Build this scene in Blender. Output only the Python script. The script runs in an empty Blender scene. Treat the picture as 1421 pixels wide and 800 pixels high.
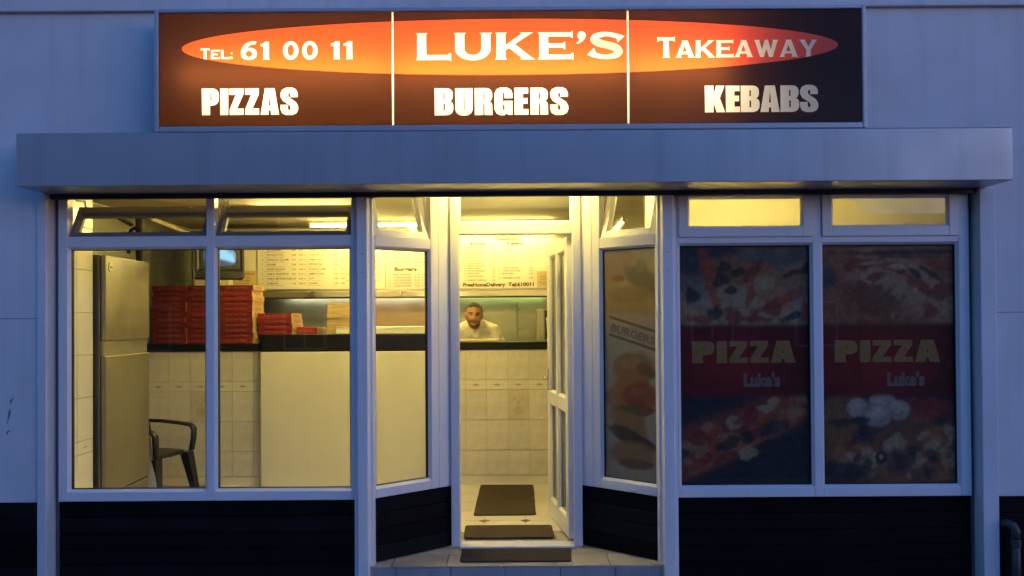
import bpy, bmesh, math, random
import numpy as np
from mathutils import Vector, Matrix, Euler, noise
from mathutils.geometry import tessellate_polygon

random.seed(7)
rng = np.random.default_rng(7)
S = bpy.context.scene
C = S.collection
PI = math.pi

# ------------------------------------------------------------------ camera
F, CX, CY, ROLL = 1100.0, 715.0, 442.0, 0.0066     # focal length and principal point in photo pixels
D0, ZC = 5.116, 1.74                               # distance to the shopfront plane (y = 0), eye height
PITCH = math.radians(0.6)
cam_d = bpy.data.cameras.new('camera')
cam = bpy.data.objects.new('camera', cam_d)
C.objects.link(cam)
cam.matrix_world = Matrix.Translation((0, -D0, ZC)) @ Matrix.Rotation(PI/2 + PITCH, 4, 'X') @ Matrix.Rotation(-ROLL, 4, 'Z')
cam_d.sensor_width = 36
cam_d.lens = 36*F/1421
cam_d.shift_x = -(CX-710.5)/1421
cam_d.shift_y = (CY-400-F*math.tan(PITCH))/1421
cam_d.clip_start, cam_d.clip_end = 0.05, 1000
S.camera = cam

# ------------------------------------------------------------------ sky (dusk) and sun
w = bpy.data.worlds.new('World')
S.world = w
w.use_nodes = True
nt = w.node_tree
bg = nt.nodes['Background']
sky = nt.nodes.new('ShaderNodeTexSky')
sky.sky_type = 'NISHITA'
sky.sun_disc = False
SUN_EL, SUN_ROT = math.radians(0.2), math.radians(125)
sky.sun_elevation = SUN_EL
sky.sun_rotation = SUN_ROT
sky.altitude = 0
sky.air_density = 1.0
sky.dust_density = 0.3
sky.ozone_density = 4.0
nt.links.new(sky.outputs['Color'], bg.inputs['Color'])
bg.inputs['Strength'].default_value = 0.15
sun_d = bpy.data.lights.new('sun', 'SUN')
sun_d.energy = 0.015
sun_d.angle = math.radians(25)
sun_d.color = (1.0, 0.62, 0.55)
sun = bpy.data.objects.new('sun', sun_d)
C.objects.link(sun)
sun.rotation_euler = (math.radians(80), 0, math.radians(40))
S.view_settings.view_transform = 'Standard'
S.view_settings.look = 'None'
S.view_settings.exposure = 3.65
S.view_settings.gamma = 1
S.view_settings.use_curve_mapping = False
S.cycles.use_denoising = True
S.cycles.max_bounces = 10
S.cycles.diffuse_bounces = 5
S.cycles.transparent_max_bounces = 24
S.cycles.sample_clamp_indirect = 4.0
S.cycles.caustics_reflective = False
S.cycles.caustics_refractive = False

LAMP_COL = (1.0, 0.75, 0.215)
LAMP = 13.5
SIGN_LAMP = 4.8

def at(px, py, d):
    """a point seen at photo pixel (px, py), d metres in front of the camera plane"""
    dx, dy = px-CX, py-CY
    u, v = dx-ROLL*dy, dy+ROLL*dx
    return Vector((u*d/F, d-D0, ZC-v*d/F))

# ------------------------------------------------------------------ materials
def nodes_of(m):
    m.use_nodes = True
    n = m.node_tree.nodes
    return n, m.node_tree.links, n['Principled BSDF']

def mat(name, col, rough=0.5, metal=0.0, var=0.0, vscale=3.0, bump=0.0, bscale=60.0, spec=0.5, streak=0.0, coat=0.0, trans=0.0, dirt=None, rvar=0.0):
    m = bpy.data.materials.new(name)
    n, l, b = nodes_of(m)
    b.inputs['Base Color'].default_value = (*col, 1)
    b.inputs['Roughness'].default_value = rough
    b.inputs['Metallic'].default_value = metal
    b.inputs['Specular IOR Level'].default_value = spec
    b.inputs['Coat Weight'].default_value = coat
    tc = n.new('ShaderNodeTexCoord')
    cur = None
    if var > 0:
        t = n.new('ShaderNodeTexNoise'); t.inputs['Scale'].default_value = vscale; t.inputs['Detail'].default_value = 6
        t.inputs['Roughness'].default_value = 0.62
        l.new(tc.outputs['Object'], t.inputs['Vector'])
        r = n.new('ShaderNodeMapRange'); r.inputs[1].default_value = 0.3; r.inputs[2].default_value = 0.7
        r.inputs[3].default_value = 1-var; r.inputs[4].default_value = 1+var*0.4
        l.new(t.outputs['Fac'], r.inputs[0])
        mx = n.new('ShaderNodeMix'); mx.data_type = 'RGBA'; mx.blend_type = 'MULTIPLY'
        mx.inputs['Factor'].default_value = 1
        mx.inputs['A'].default_value = (*col, 1)
        l.new(r.outputs[0], mx.inputs['B'])
        cur = mx.outputs['Result']
    if streak > 0:
        mp = n.new('ShaderNodeMapping'); mp.inputs['Scale'].default_value = (9, 9, 0.5)
        l.new(tc.outputs['Object'], mp.inputs['Vector'])
        t2 = n.new('ShaderNodeTexNoise'); t2.inputs['Scale'].default_value = 1.0; t2.inputs['Detail'].default_value = 5
        l.new(mp.outputs[0], t2.inputs['Vector'])
        r2 = n.new('ShaderNodeMapRange'); r2.inputs[1].default_value = 0.5; r2.inputs[2].default_value = 0.75
        r2.inputs[3].default_value = 1; r2.inputs[4].default_value = 1-streak
        l.new(t2.outputs['Fac'], r2.inputs[0])
        mx2 = n.new('ShaderNodeMix'); mx2.data_type = 'RGBA'; mx2.blend_type = 'MULTIPLY'; mx2.inputs['Factor'].default_value = 1
        if cur: l.new(cur, mx2.inputs['A'])
        else: mx2.inputs['A'].default_value = (*col, 1)
        l.new(r2.outputs[0], mx2.inputs['B'])
        cur = mx2.outputs['Result']
    if cur: l.new(cur, b.inputs['Base Color'])
    if rvar > 0:
        t4 = n.new('ShaderNodeTexNoise'); t4.inputs['Scale'].default_value = vscale*1.7; t4.inputs['Detail'].default_value = 5
        l.new(tc.outputs['Object'], t4.inputs['Vector'])
        r4 = n.new('ShaderNodeMapRange'); r4.inputs[1].default_value = 0.3; r4.inputs[2].default_value = 0.7
        r4.inputs[3].default_value = max(0.02, rough-rvar); r4.inputs[4].default_value = min(1, rough+rvar)
        l.new(t4.outputs['Fac'], r4.inputs[0]); l.new(r4.outputs[0], b.inputs['Roughness'])
    if bump > 0:
        t3 = n.new('ShaderNodeTexNoise'); t3.inputs['Scale'].default_value = bscale; t3.inputs['Detail'].default_value = 8
        l.new(tc.outputs['Object'], t3.inputs['Vector'])
        bp = n.new('ShaderNodeBump'); bp.inputs['Strength'].default_value = bump; bp.inputs['Distance'].default_value = 0.004
        l.new(t3.outputs['Fac'], bp.inputs['Height']); l.new(bp.outputs[0], b.inputs['Normal'])
    return m

def brushed(name, col, rough, axis=2):
    m = mat(name, col, rough, 1.0, var=0.12, vscale=2.5, rvar=0.08)
    n, l = m.node_tree.nodes, m.node_tree.links
    b = n['Principled BSDF']
    tc = n.new('ShaderNodeTexCoord'); mp = n.new('ShaderNodeMapping')
    sc = [300, 300, 300]; sc[axis] = 4
    mp.inputs['Scale'].default_value = sc
    t = n.new('ShaderNodeTexNoise'); t.inputs['Scale'].default_value = 1
    bp = n.new('ShaderNodeBump'); bp.inputs['Strength'].default_value = 0.12; bp.inputs['Distance'].default_value = 0.002
    t5 = n.new('ShaderNodeTexNoise'); t5.inputs['Scale'].default_value = 3.5; t5.inputs['Detail'].default_value = 2
    bp5 = n.new('ShaderNodeBump'); bp5.inputs['Strength'].default_value = 0.25; bp5.inputs['Distance'].default_value = 0.03
    l.new(tc.outputs['Object'], mp.inputs['Vector']); l.new(mp.outputs[0], t.inputs['Vector'])
    l.new(tc.outputs['Object'], t5.inputs['Vector']); l.new(t5.outputs['Fac'], bp5.inputs['Height'])
    l.new(t.outputs['Fac'], bp.inputs['Height']); l.new(bp5.outputs[0], bp.inputs['Normal']); l.new(bp.outputs[0], b.inputs['Normal'])
    return m

def emit(name, col, s):
    m = bpy.data.materials.new(name)
    n, l, b = nodes_of(m)
    b.inputs['Base Color'].default_value = (0.8, 0.8, 0.8, 1)
    b.inputs['Emission Color'].default_value = (*col, 1)
    b.inputs['Emission Strength'].default_value = s
    return m

def glass(name, tint=(0.93, 0.95, 0.94), refl=1.0):
    m = bpy.data.materials.new(name)
    m.use_nodes = True
    n, l = m.node_tree.nodes, m.node_tree.links
    n.clear()
    out = n.new('ShaderNodeOutputMaterial'); mix = n.new('ShaderNodeMixShader')
    tr = n.new('ShaderNodeBsdfTransparent'); tr.inputs[0].default_value = (*tint, 1)
    gl = n.new('ShaderNodeBsdfGlossy'); gl.inputs['Roughness'].default_value = 0.02
    fr = n.new('ShaderNodeFresnel'); ge = n.new('ShaderNodeNewGeometry')
    mr = n.new('ShaderNodeMapRange'); mr.inputs[3].default_value = 1.5; mr.inputs[4].default_value = 1/1.5   # same on both faces of the sheet
    l.new(ge.outputs['Backfacing'], mr.inputs[0]); l.new(mr.outputs[0], fr.inputs['IOR'])
    mu = n.new('ShaderNodeMath'); mu.operation = 'MULTIPLY'; mu.inputs[1].default_value = refl
    l.new(fr.outputs[0], mu.inputs[0]); l.new(mu.outputs[0], mix.inputs[0])
    l.new(tr.outputs[0], mix.inputs[1]); l.new(gl.outputs[0], mix.inputs[2]); l.new(mix.outputs[0], out.inputs[0])
    return m

def film(name, trans, refl, vcol=None, fac=0.5, gloss=0.05):
    """translucent sheet: light from behind passes through it and light from the front is reflected"""
    m = bpy.data.materials.new(name)
    m.use_nodes = True
    n, l = m.node_tree.nodes, m.node_tree.links
    n.clear()
    out = n.new('ShaderNodeOutputMaterial'); mix = n.new('ShaderNodeMixShader'); mix.inputs[0].default_value = fac
    tr = n.new('ShaderNodeBsdfTranslucent'); di = n.new('ShaderNodeBsdfDiffuse')
    if vcol:
        at_ = n.new('ShaderNodeAttribute'); at_.attribute_name = vcol
        for bsdf, k in ((tr, trans), (di, refl)):
            mx = n.new('ShaderNodeMix'); mx.data_type = 'RGBA'; mx.blend_type = 'MULTIPLY'; mx.inputs['Factor'].default_value = 1
            l.new(at_.outputs['Color'], mx.inputs['A']); mx.inputs['B'].default_value = (*k, 1)
            l.new(mx.outputs['Result'], bsdf.inputs[0])
    else:
        tr.inputs[0].default_value = (*trans, 1); di.inputs[0].default_value = (*refl, 1)
    l.new(di.outputs[0], mix.inputs[1]); l.new(tr.outputs[0], mix.inputs[2])
    last = mix
    if gloss > 0:
        g = n.new('ShaderNodeBsdfGlossy'); g.inputs['Roughness'].default_value = 0.15
        m2 = n.new('ShaderNodeMixShader'); m2.inputs[0].default_value = gloss
        l.new(mix.outputs[0], m2.inputs[1]); l.new(g.outputs[0], m2.inputs[2]); last = m2
    l.new(last.outputs[0], out.inputs[0])
    return m

def vcol_mat(name, attr='col', rough=0.6, spec=0.4, sss=0.0):
    m = bpy.data.materials.new(name)
    n, l, b = nodes_of(m)
    a = n.new('ShaderNodeAttribute'); a.attribute_name = attr
    l.new(a.outputs['Color'], b.inputs['Base Color'])
    b.inputs['Roughness'].default_value = rough
    b.inputs['Specular IOR Level'].default_value = spec
    if sss > 0:
        b.inputs['Subsurface Weight'].default_value = sss
        b.inputs['Subsurface Radius'].default_value = (0.01, 0.004, 0.002)
    return m

M = {}
M['render_wall'] = mat('painted_render', (0.66, 0.665, 0.68), 0.75, var=0.14, vscale=1.1, bump=0.35, bscale=90, streak=0.12)
M['fascia'] = mat('fascia_paint', (0.40, 0.41, 0.44), 0.34, 0.25, var=0.10, vscale=1.6, bump=0.04, bscale=25, streak=0.14, rvar=0.06, spec=0.8)
M['upvc'] = mat('white_upvc', (0.74, 0.745, 0.76), 0.32, var=0.05, vscale=3, streak=0.05)
M['bead'] = mat('glazing_bead', (0.70, 0.705, 0.72), 0.35, var=0.04)
M['vent_shaded'] = mat('shaded_vent_frame', (0.16, 0.15, 0.14), 0.5)  # vent frame colour darkened to stand for backlit shade
M['upvc_far'] = mat('white_paint', (0.6, 0.6, 0.6), 0.5)
M['gasket'] = mat('black_gasket', (0.012, 0.012, 0.012), 0.6)
M['alu'] = mat('grey_metal_frame', (0.42, 0.43, 0.46), 0.42, 0.3, var=0.08, vscale=5)
M['guide'] = mat('guide_metal', (0.14, 0.145, 0.16), 0.5, 0.2)
M['black_board'] = mat('black_gloss_board', (0.008, 0.008, 0.009), 0.6, var=0.3, vscale=4, bump=0.06, bscale=30, spec=0.07)
M['dark'] = mat('dark_metal', (0.025, 0.025, 0.027), 0.5)
M['dark_joint'] = mat('dark_rubber', (0.02, 0.02, 0.022), 0.8)  # plain dark material of the fridge gasket and plinth backing
M['glass'] = glass('window_glass', refl=0.75)
M['glass_door'] = glass('door_glass', (0.82, 0.83, 0.80))
M['tile'] = mat('cream_wall_tile', (0.74, 0.71, 0.62), 0.16, var=0.07, vscale=7, rvar=0.05)
M['tile_b'] = mat('cream_wall_tile_mottled', (0.68, 0.65, 0.56), 0.18, var=0.14, vscale=14, rvar=0.06)
M['tile_motif'] = mat('beige_motif_tile', (0.60, 0.55, 0.44), 0.2, var=0.12, vscale=9)
M['grout'] = mat('tile_grout', (0.42, 0.38, 0.30), 0.9)
M['motif'] = mat('tile_print_brown', (0.40, 0.31, 0.20), 0.3)
M['motif_soft'] = mat('tile_print_soft', (0.46, 0.39, 0.27), 0.3)
M['counter_black'] = mat('black_worktop', (0.008, 0.008, 0.008), 0.45, var=0.2, vscale=6, spec=0.25)
M['panel_white'] = mat('cream_laminate', (0.72, 0.69, 0.58), 0.28, var=0.05, vscale=1.3, streak=0.04)
M['steel'] = brushed('stainless_steel', (0.60, 0.57, 0.50), 0.34)
M['steel_dull'] = brushed('stainless_steel_dull', (0.42, 0.40, 0.36), 0.42)
M['splash'] = brushed('splashback_steel', (0.36, 0.36, 0.315), 0.42)
M['fridge'] = brushed('fridge_steel', (0.37, 0.345, 0.285), 0.42)
M['ceiling'] = mat('cream_ceiling', (0.66, 0.61, 0.50), 0.85, var=0.12, vscale=1.8)
M['int_wall'] = mat('cream_interior_paint', (0.62, 0.57, 0.45), 0.8, var=0.12, vscale=1.4)
M['menu'] = mat('menu_board_white', (0.80, 0.77, 0.66), 0.45, var=0.02)
M['menu_frame'] = mat('menu_trim_grey', (0.35, 0.33, 0.28), 0.4, 0.4)
M['ink'] = mat('menu_ink_brown', (0.15, 0.09, 0.04), 0.6)
M['ink_head'] = mat('menu_ink_dark', (0.11, 0.065, 0.03), 0.6)
M['ink_soft'] = mat('menu_ink_tan', (0.27, 0.18, 0.09), 0.6)
M['box_red'] = mat('pizza_box_red', (0.24, 0.016, 0.014), 0.55, var=0.15, vscale=12)
def vary(m, lo_, hi_):
    """small tone differences from one piece to the next"""
    n, l = m.node_tree.nodes, m.node_tree.links
    b = n['Principled BSDF']; src = b.inputs['Base Color'].links[0].from_socket
    oi = n.new('ShaderNodeObjectInfo'); r = n.new('ShaderNodeMapRange'); r.inputs[3].default_value = lo_; r.inputs[4].default_value = hi_
    mx = n.new('ShaderNodeMix'); mx.data_type = 'RGBA'; mx.blend_type = 'MULTIPLY'; mx.inputs['Factor'].default_value = 1
    l.new(oi.outputs['Random'], r.inputs[0]); l.new(src, mx.inputs['A']); l.new(r.outputs[0], mx.inputs['B']); l.new(mx.outputs['Result'], b.inputs['Base Color'])
for k_ in ('box_red', 'tile', 'tile_b'): vary(M[k_], .72 if k_ == 'box_red' else .93, 1.12 if k_ == 'box_red' else 1.03)
M['box_card'] = mat('pizza_box_card', (0.52, 0.38, 0.18), 0.8, var=0.12, vscale=14)
M['box_print'] = mat('pizza_box_print', (0.36, 0.13, 0.09), 0.6)
M['box_print_dark'] = mat('pizza_box_print_red', (0.35, 0.06, 0.04), 0.6)
M['floor_tile'] = mat('white_floor_tile', (0.70, 0.67, 0.58), 0.30, var=0.02, vscale=1.2)
M['step_tile'] = mat('beige_step_tile', (0.40, 0.36, 0.28), 0.6, var=0.22, vscale=6, bump=0.15, bscale=50)
M['riser_tile'] = mat('grey_riser_tile', (0.32, 0.33, 0.36), 0.6, var=0.18, vscale=6, bump=0.12, bscale=50)
vary(M['floor_tile'], .92, 1.03); vary(M['step_tile'], .85, 1.08); vary(M['riser_tile'], .85, 1.08); vary(M['black_board'], .6, 1.6)
M['dia_red'] = mat('red_inset', (0.42, 0.07, 0.03), 0.3)
M['dia_black'] = mat('dark_inset', (0.05, 0.045, 0.04), 0.3)
M['mat_brown'] = mat('brown_coir', (0.066, 0.046, 0.024), 0.95, var=0.6, vscale=70, bump=0.9, bscale=300)
M['mat_dark'] = mat('dark_rubber_mat', (0.022, 0.017, 0.014), 0.9, var=0.5, vscale=60, bump=0.8, bscale=250)
M['plastic_black'] = mat('black_plastic', (0.012, 0.012, 0.013), 0.38)
M['plastic_dark'] = mat('charcoal_plastic', (0.03, 0.03, 0.034), 0.42)
M['white_plastic'] = mat('white_plastic', (0.74, 0.72, 0.66), 0.35)
M['cream'] = mat('cream_carton', (0.62, 0.54, 0.36), 0.7, var=0.1)
M['chrome'] = mat('chrome', (0.75, 0.75, 0.75), 0.15, 1.0)
M['paper'] = mat('paper_yellow', (0.62, 0.50, 0.26), 0.8)
M['warn_red'] = mat('warning_print_red', (0.45, 0.05, 0.03), 0.7)
M['pavement'] = mat('pavement_concrete', (0.24, 0.235, 0.22), 0.85, var=0.25, vscale=2, bump=0.3, bscale=60)
M['asphalt'] = mat('asphalt', (0.05, 0.05, 0.052), 0.85, var=0.3, vscale=3, bump=0.5, bscale=120)
M['pipe'] = mat('grey_pipe', (0.055, 0.055, 0.058), 0.5, var=0.3, vscale=20)
M['scuff'] = mat('scuff_dark', (0.20, 0.20, 0.22), 0.8)
M['tube'] = emit('fluorescent_tube', LAMP_COL, LAMP)
M['tube_menu'] = emit('fluorescent_tube_menu', LAMP_COL, LAMP*0.60)
M['tube_fill'] = emit('fill_tube', LAMP_COL, LAMP*1.35)
M['tube_lobby'] = emit('fluorescent_tube_lobby', LAMP_COL, LAMP*0.62)
M['tube_green'] = emit('hood_tube', (0.85, 1.0, 0.30), 1.0)
M['tube_hood'] = emit('hood_tube_warm', (1.0, .95, .62), 1.5)
M['tube_sign'] = emit('sign_tube', (1.0, 0.76, 0.36), SIGN_LAMP)
M['sign_black'] = film('sign_film_black', (0.060, 0.020, 0.008), (0.005, 0.004, 0.005), fac=0.6, gloss=0.012)
M['sign_red'] = film('sign_film_red', (0.85, 0.095, 0.014), (0.30, 0.03, 0.015), fac=0.6, gloss=0.03)
M['sign_white'] = film('sign_film_white', (0.92, 0.90, 0.82), (0.7, 0.7, 0.68), fac=0.6, gloss=0.03)
M['box_inner'] = mat('sign_box_inner_white', (0.8, 0.8, 0.8), 0.7)
M['frost'] = film('frosted_film', (0.93, 0.90, 0.80), (0.5, 0.5, 0.48), fac=0.72, gloss=0.0)
M['poster'] = vcol_mat('window_print', 'col', 0.55, 0.2)
M['poster_ink'] = mat('poster_letter_tan', (0.33, 0.17, 0.045), 0.6, var=0.15, vscale=20)
M['poster_ink2'] = mat('poster_letter_grey', (0.19, 0.125, 0.10), 0.6)
M['poster_film'] = film('burger_print_film', (1, 0.97, 0.9), (1, 1, 1), vcol='col', fac=0.3, gloss=0.0)
M['cap_ink'] = mat('caption_brown', (0.17, 0.11, 0.075), 0.7)
M['skin'] = vcol_mat('skin', 'col', 0.5, 0.4, 0.1)
M['hair'] = mat('short_dark_hair', (0.012, 0.009, 0.007), 0.6, bump=0.8, bscale=400)
M['shirt'] = mat('cream_cotton', (0.76, 0.73, 0.64), 0.9, var=0.05, vscale=6, bump=0.7, bscale=14)
M['trousers'] = mat('dark_cotton', (0.02, 0.02, 0.025), 0.9)

# ------------------------------------------------------------------ geometry helpers
class MB:
    def __init__(self):
        self.v, self.f, self.m = [], [], []
    def add(self, vs, fs, mi=0):
        o = len(self.v)
        self.v += [tuple(p) for p in vs]
        self.f += [tuple(i+o for i in f) for f in fs]
        self.m += [mi]*len(fs)
        return self
    def box(self, x0, x1, y0, y1, z0, z1, mi=0):
        vs = [(x0,y0,z0),(x1,y0,z0),(x1,y1,z0),(x0,y1,z0),(x0,y0,z1),(x1,y0,z1),(x1,y1,z1),(x0,y1,z1)]
        return self.add(vs, [(0,3,2,1),(4,5,6,7),(0,1,5,4),(1,2,6,5),(2,3,7,6),(3,0,4,7)], mi)
    def prism(self, poly, y0, y1, mi=0):
        """poly in (x, z), extruded along y"""
        n = len(poly)
        vs = [(x, y0, z) for x, z in poly]+[(x, y1, z) for x, z in poly]
        tri = tessellate_polygon([[Vector((x, z, 0)) for x, z in poly]])
        fs = [t for t in tri]+[tuple(i+n for i in reversed(t)) for t in tri]
        fs += [(i, (i+1) % n, (i+1) % n+n, i+n) for i in range(n)]
        return self.add(vs, fs, mi)
    def prism_z(self, poly, z0, z1, mi=0):
        n = len(poly)
        vs = [(x, y, z0) for x, y in poly]+[(x, y, z1) for x, y in poly]
        fs = [tuple(reversed(range(n))), tuple(range(n, 2*n))]+[(i, (i+1) % n, (i+1) % n+n, i+n) for i in range(n)]
        return self.add(vs, fs, mi)
    def loft(self, rings, mi=0, cap=True):
        k = len(rings[0]); o = []
        for r in rings: o += [tuple(p) for p in r]
        fs = []
        for i in range(len(rings)-1):
            for j in range(k):
                fs.append((i*k+j, i*k+(j+1) % k, (i+1)*k+(j+1) % k, (i+1)*k+j))
        if cap:
            fs.append(tuple(reversed(range(k)))); fs.append(tuple((len(rings)-1)*k+j for j in range(k)))
        return self.add(o, fs, mi)
    def tube(self, pts, r, k=10, mi=0, cap=True):
        pts = [Vector(p) for p in pts]
        rs = r if isinstance(r, (list, tuple)) else [r]*len(pts)
        rings = []; up = None
        for i, p in enumerate(pts):
            t = (pts[min(i+1, len(pts)-1)]-pts[max(i-1, 0)]).normalized()
            if up is None: up = Vector((0, 0, 1)) if abs(t.z) < 0.9 else Vector((1, 0, 0))
            a = t.cross(up).normalized(); b = a.cross(t).normalized(); up = b
            rings.append([p+rs[i]*(math.cos(q*2*PI/k)*a+math.sin(q*2*PI/k)*b) for q in range(k)])
        return self.loft(rings, mi, cap)
    def ring(self, x0, x1, z0, z1, bw, y_out, y_in, yb, mi=0):
        """mitred rectangular bead: outer edge at y_out, inner edge at y_in, back at yb"""
        o = [(x0,z0),(x1,z0),(x1,z1),(x0,z1)]; i = [(x0+bw,z0+bw),(x1-bw,z0+bw),(x1-bw,z1-bw),(x0+bw,z1-bw)]
        vs = [(x,y_out,z) for x,z in o]+[(x,y_in,z) for x,z in i]+[(x,yb,z) for x,z in o]+[(x,yb,z) for x,z in i]
        fs = []
        for k in range(4):
            j = (k+1) % 4
            fs += [(k,j,4+j,4+k), (4+k,4+j,12+j,12+k), (8+j,8+k,12+k,12+j), (j,k,8+k,8+j)]
        return self.add(vs, fs, mi)
    def mesh(self, name, mats):
        me = bpy.data.meshes.new(name)
        me.from_pydata(self.v, [], self.f)
        for m in (mats if isinstance(mats, (list, tuple)) else [mats]): me.materials.append(m)
        for p, i in zip(me.polygons, self.m): p.material_index = i
        bm = bmesh.new(); bm.from_mesh(me); bmesh.ops.recalc_face_normals(bm, faces=bm.faces); bm.to_mesh(me); bm.free()
        return me
    def build(self, name, mats, parent=None, bevel=0.0, smooth=False, loc=None, rotz=0.0, segs=2):
        return obj(name, self.mesh(name, mats), parent, bevel, smooth, loc, rotz, segs)

def obj(name, me, parent=None, bevel=0.0, smooth=False, loc=None, rotz=0.0, segs=2):
    o = bpy.data.objects.new(name, me)
    C.objects.link(o)
    if parent is not None: o.parent = parent
    if loc is not None: o.location = loc
    if rotz: o.rotation_euler[2] = rotz
    if smooth:
        for p in me.polygons: p.use_smooth = True
    if bevel > 0:
        b = o.modifiers.new('bevel', 'BEVEL'); b.width = bevel; b.segments = segs; b.limit_method = 'ANGLE'; b.angle_limit = math.radians(40)
    return o

def empty(name, loc=(0, 0, 0), rotz=0.0, parent=None):
    o = bpy.data.objects.new(name, None)
    C.objects.link(o)
    o.location = loc; o.rotation_euler[2] = rotz
    o.empty_display_size = 0.1
    if parent is not None: o.parent = parent
    return o

def tag(o, label, cat, group=None):
    o['label'] = label; o['category'] = cat
    if group: o['group'] = group
    return o

def structure(o):
    o['kind'] = 'structure'
    return o

def bx(name, x0, x1, y0, y1, z0, z1, m, parent=None, bevel=0.0, **k):
    return MB().box(x0, x1, y0, y1, z0, z1).build(name, m, parent, bevel, **k)

def text_mesh(name, lines, m, offset=0.0):
    """lines: (string, x, z, height, width or None, material index) -> one mesh in the xz plane facing -y"""
    out = MB()
    obs = []
    for (st_, x, z, h, wd, mi) in lines:
        cu = bpy.data.curves.new('t', 'FONT'); cu.body = st_; cu.size = 1; cu.resolution_u = 2; cu.offset = offset
        ob = bpy.data.objects.new('t', cu); C.objects.link(ob); obs.append(ob)
    bpy.context.view_layer.update()
    dg = bpy.context.evaluated_depsgraph_get()
    for ob, (st_, x, z, h, wd, mi) in zip(obs, lines):
        me = bpy.data.meshes.new_from_object(ob.evaluated_get(dg))
        vs = np.array([v.co[:] for v in me.vertices]) if len(me.vertices) else np.zeros((0, 3))
        if len(vs):
            x0, x1 = vs[:, 0].min(), vs[:, 0].max()
            k = h/0.72
            kx = k if wd is None else wd/(x1-x0)
            out.add([(x+(p[0]-x0)*kx, 0, z+p[1]*k) for p in vs], [tuple(reversed(p.vertices)) for p in me.polygons], mi)
        bpy.data.meshes.remove(me)
    for ob in obs:
        cu = ob.data; bpy.data.objects.remove(ob); bpy.data.curves.remove(cu)
    me = bpy.data.meshes.new(name)
    me.from_pydata(out.v, [], out.f)
    for q in (m if isinstance(m, (list, tuple)) else [m]): me.materials.append(q)
    for p, i in zip(me.polygons, out.m): p.material_index = i
    return me

# ------------------------------------------------------------------ hand drawn letters
def arc(cx, cy, rx, ry, a0, a1, n=8):
    return [(cx+rx*math.cos(math.radians(a0+(a1-a0)*i/n)), cy+ry*math.sin(math.radians(a0+(a1-a0)*i/n))) for i in range(n+1)]
def smooth_closed(p, n=3):
    out = []; k = len(p)
    for i in range(k):
        p0, p1, p2, p3 = p[i-1], p[i], p[(i+1) % k], p[(i+2) % k]
        for j in range(n):
            t = j/n
            out.append(tuple(0.5*(2*b+(c-a)*t+(2*a-5*b+4*c-d)*t*t+(3*b-a-3*c+d)*t**3) for a, b, c, d in zip(p0, p1, p2, p3)))
    return out
def stroke(pts, wid, n=6):
    c = []; ww = []
    P = [pts[0]]+pts+[pts[-1]]; W = [wid[0]]+wid+[wid[-1]]
    for i in range(1, len(P)-2):
        for j in range(n+(i == len(P)-3)):
            t = j/n
            f = lambda a, b, c_, d: 0.5*(2*b+(c_-a)*t+(2*a-5*b+4*c_-d)*t*t+(3*b-a-3*c_+d)*t**3)
            c.append((f(P[i-1][0], P[i][0], P[i+1][0], P[i+2][0]), f(P[i-1][1], P[i][1], P[i+1][1], P[i+2][1])))
            ww.append(W[i]*(1-t)+W[i+1]*t)
    L, R = [], []
    for i in range(len(c)):
        a, b = c[max(i-1, 0)], c[min(i+1, len(c)-1)]
        tx, ty = b[0]-a[0], b[1]-a[1]; q = math.hypot(tx, ty) or 1
        nx, ny = -ty/q, tx/q
        L.append((c[i][0]+nx*ww[i]/2, c[i][1]+ny*ww[i]/2)); R.append((c[i][0]-nx*ww[i]/2, c[i][1]-ny*ww[i]/2))
    return L+R[::-1]
def slit(x0, x1, y0, y1):
    return [(x0, y0), (x1, y0), (x1, y1), (x0, y1)]
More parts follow.
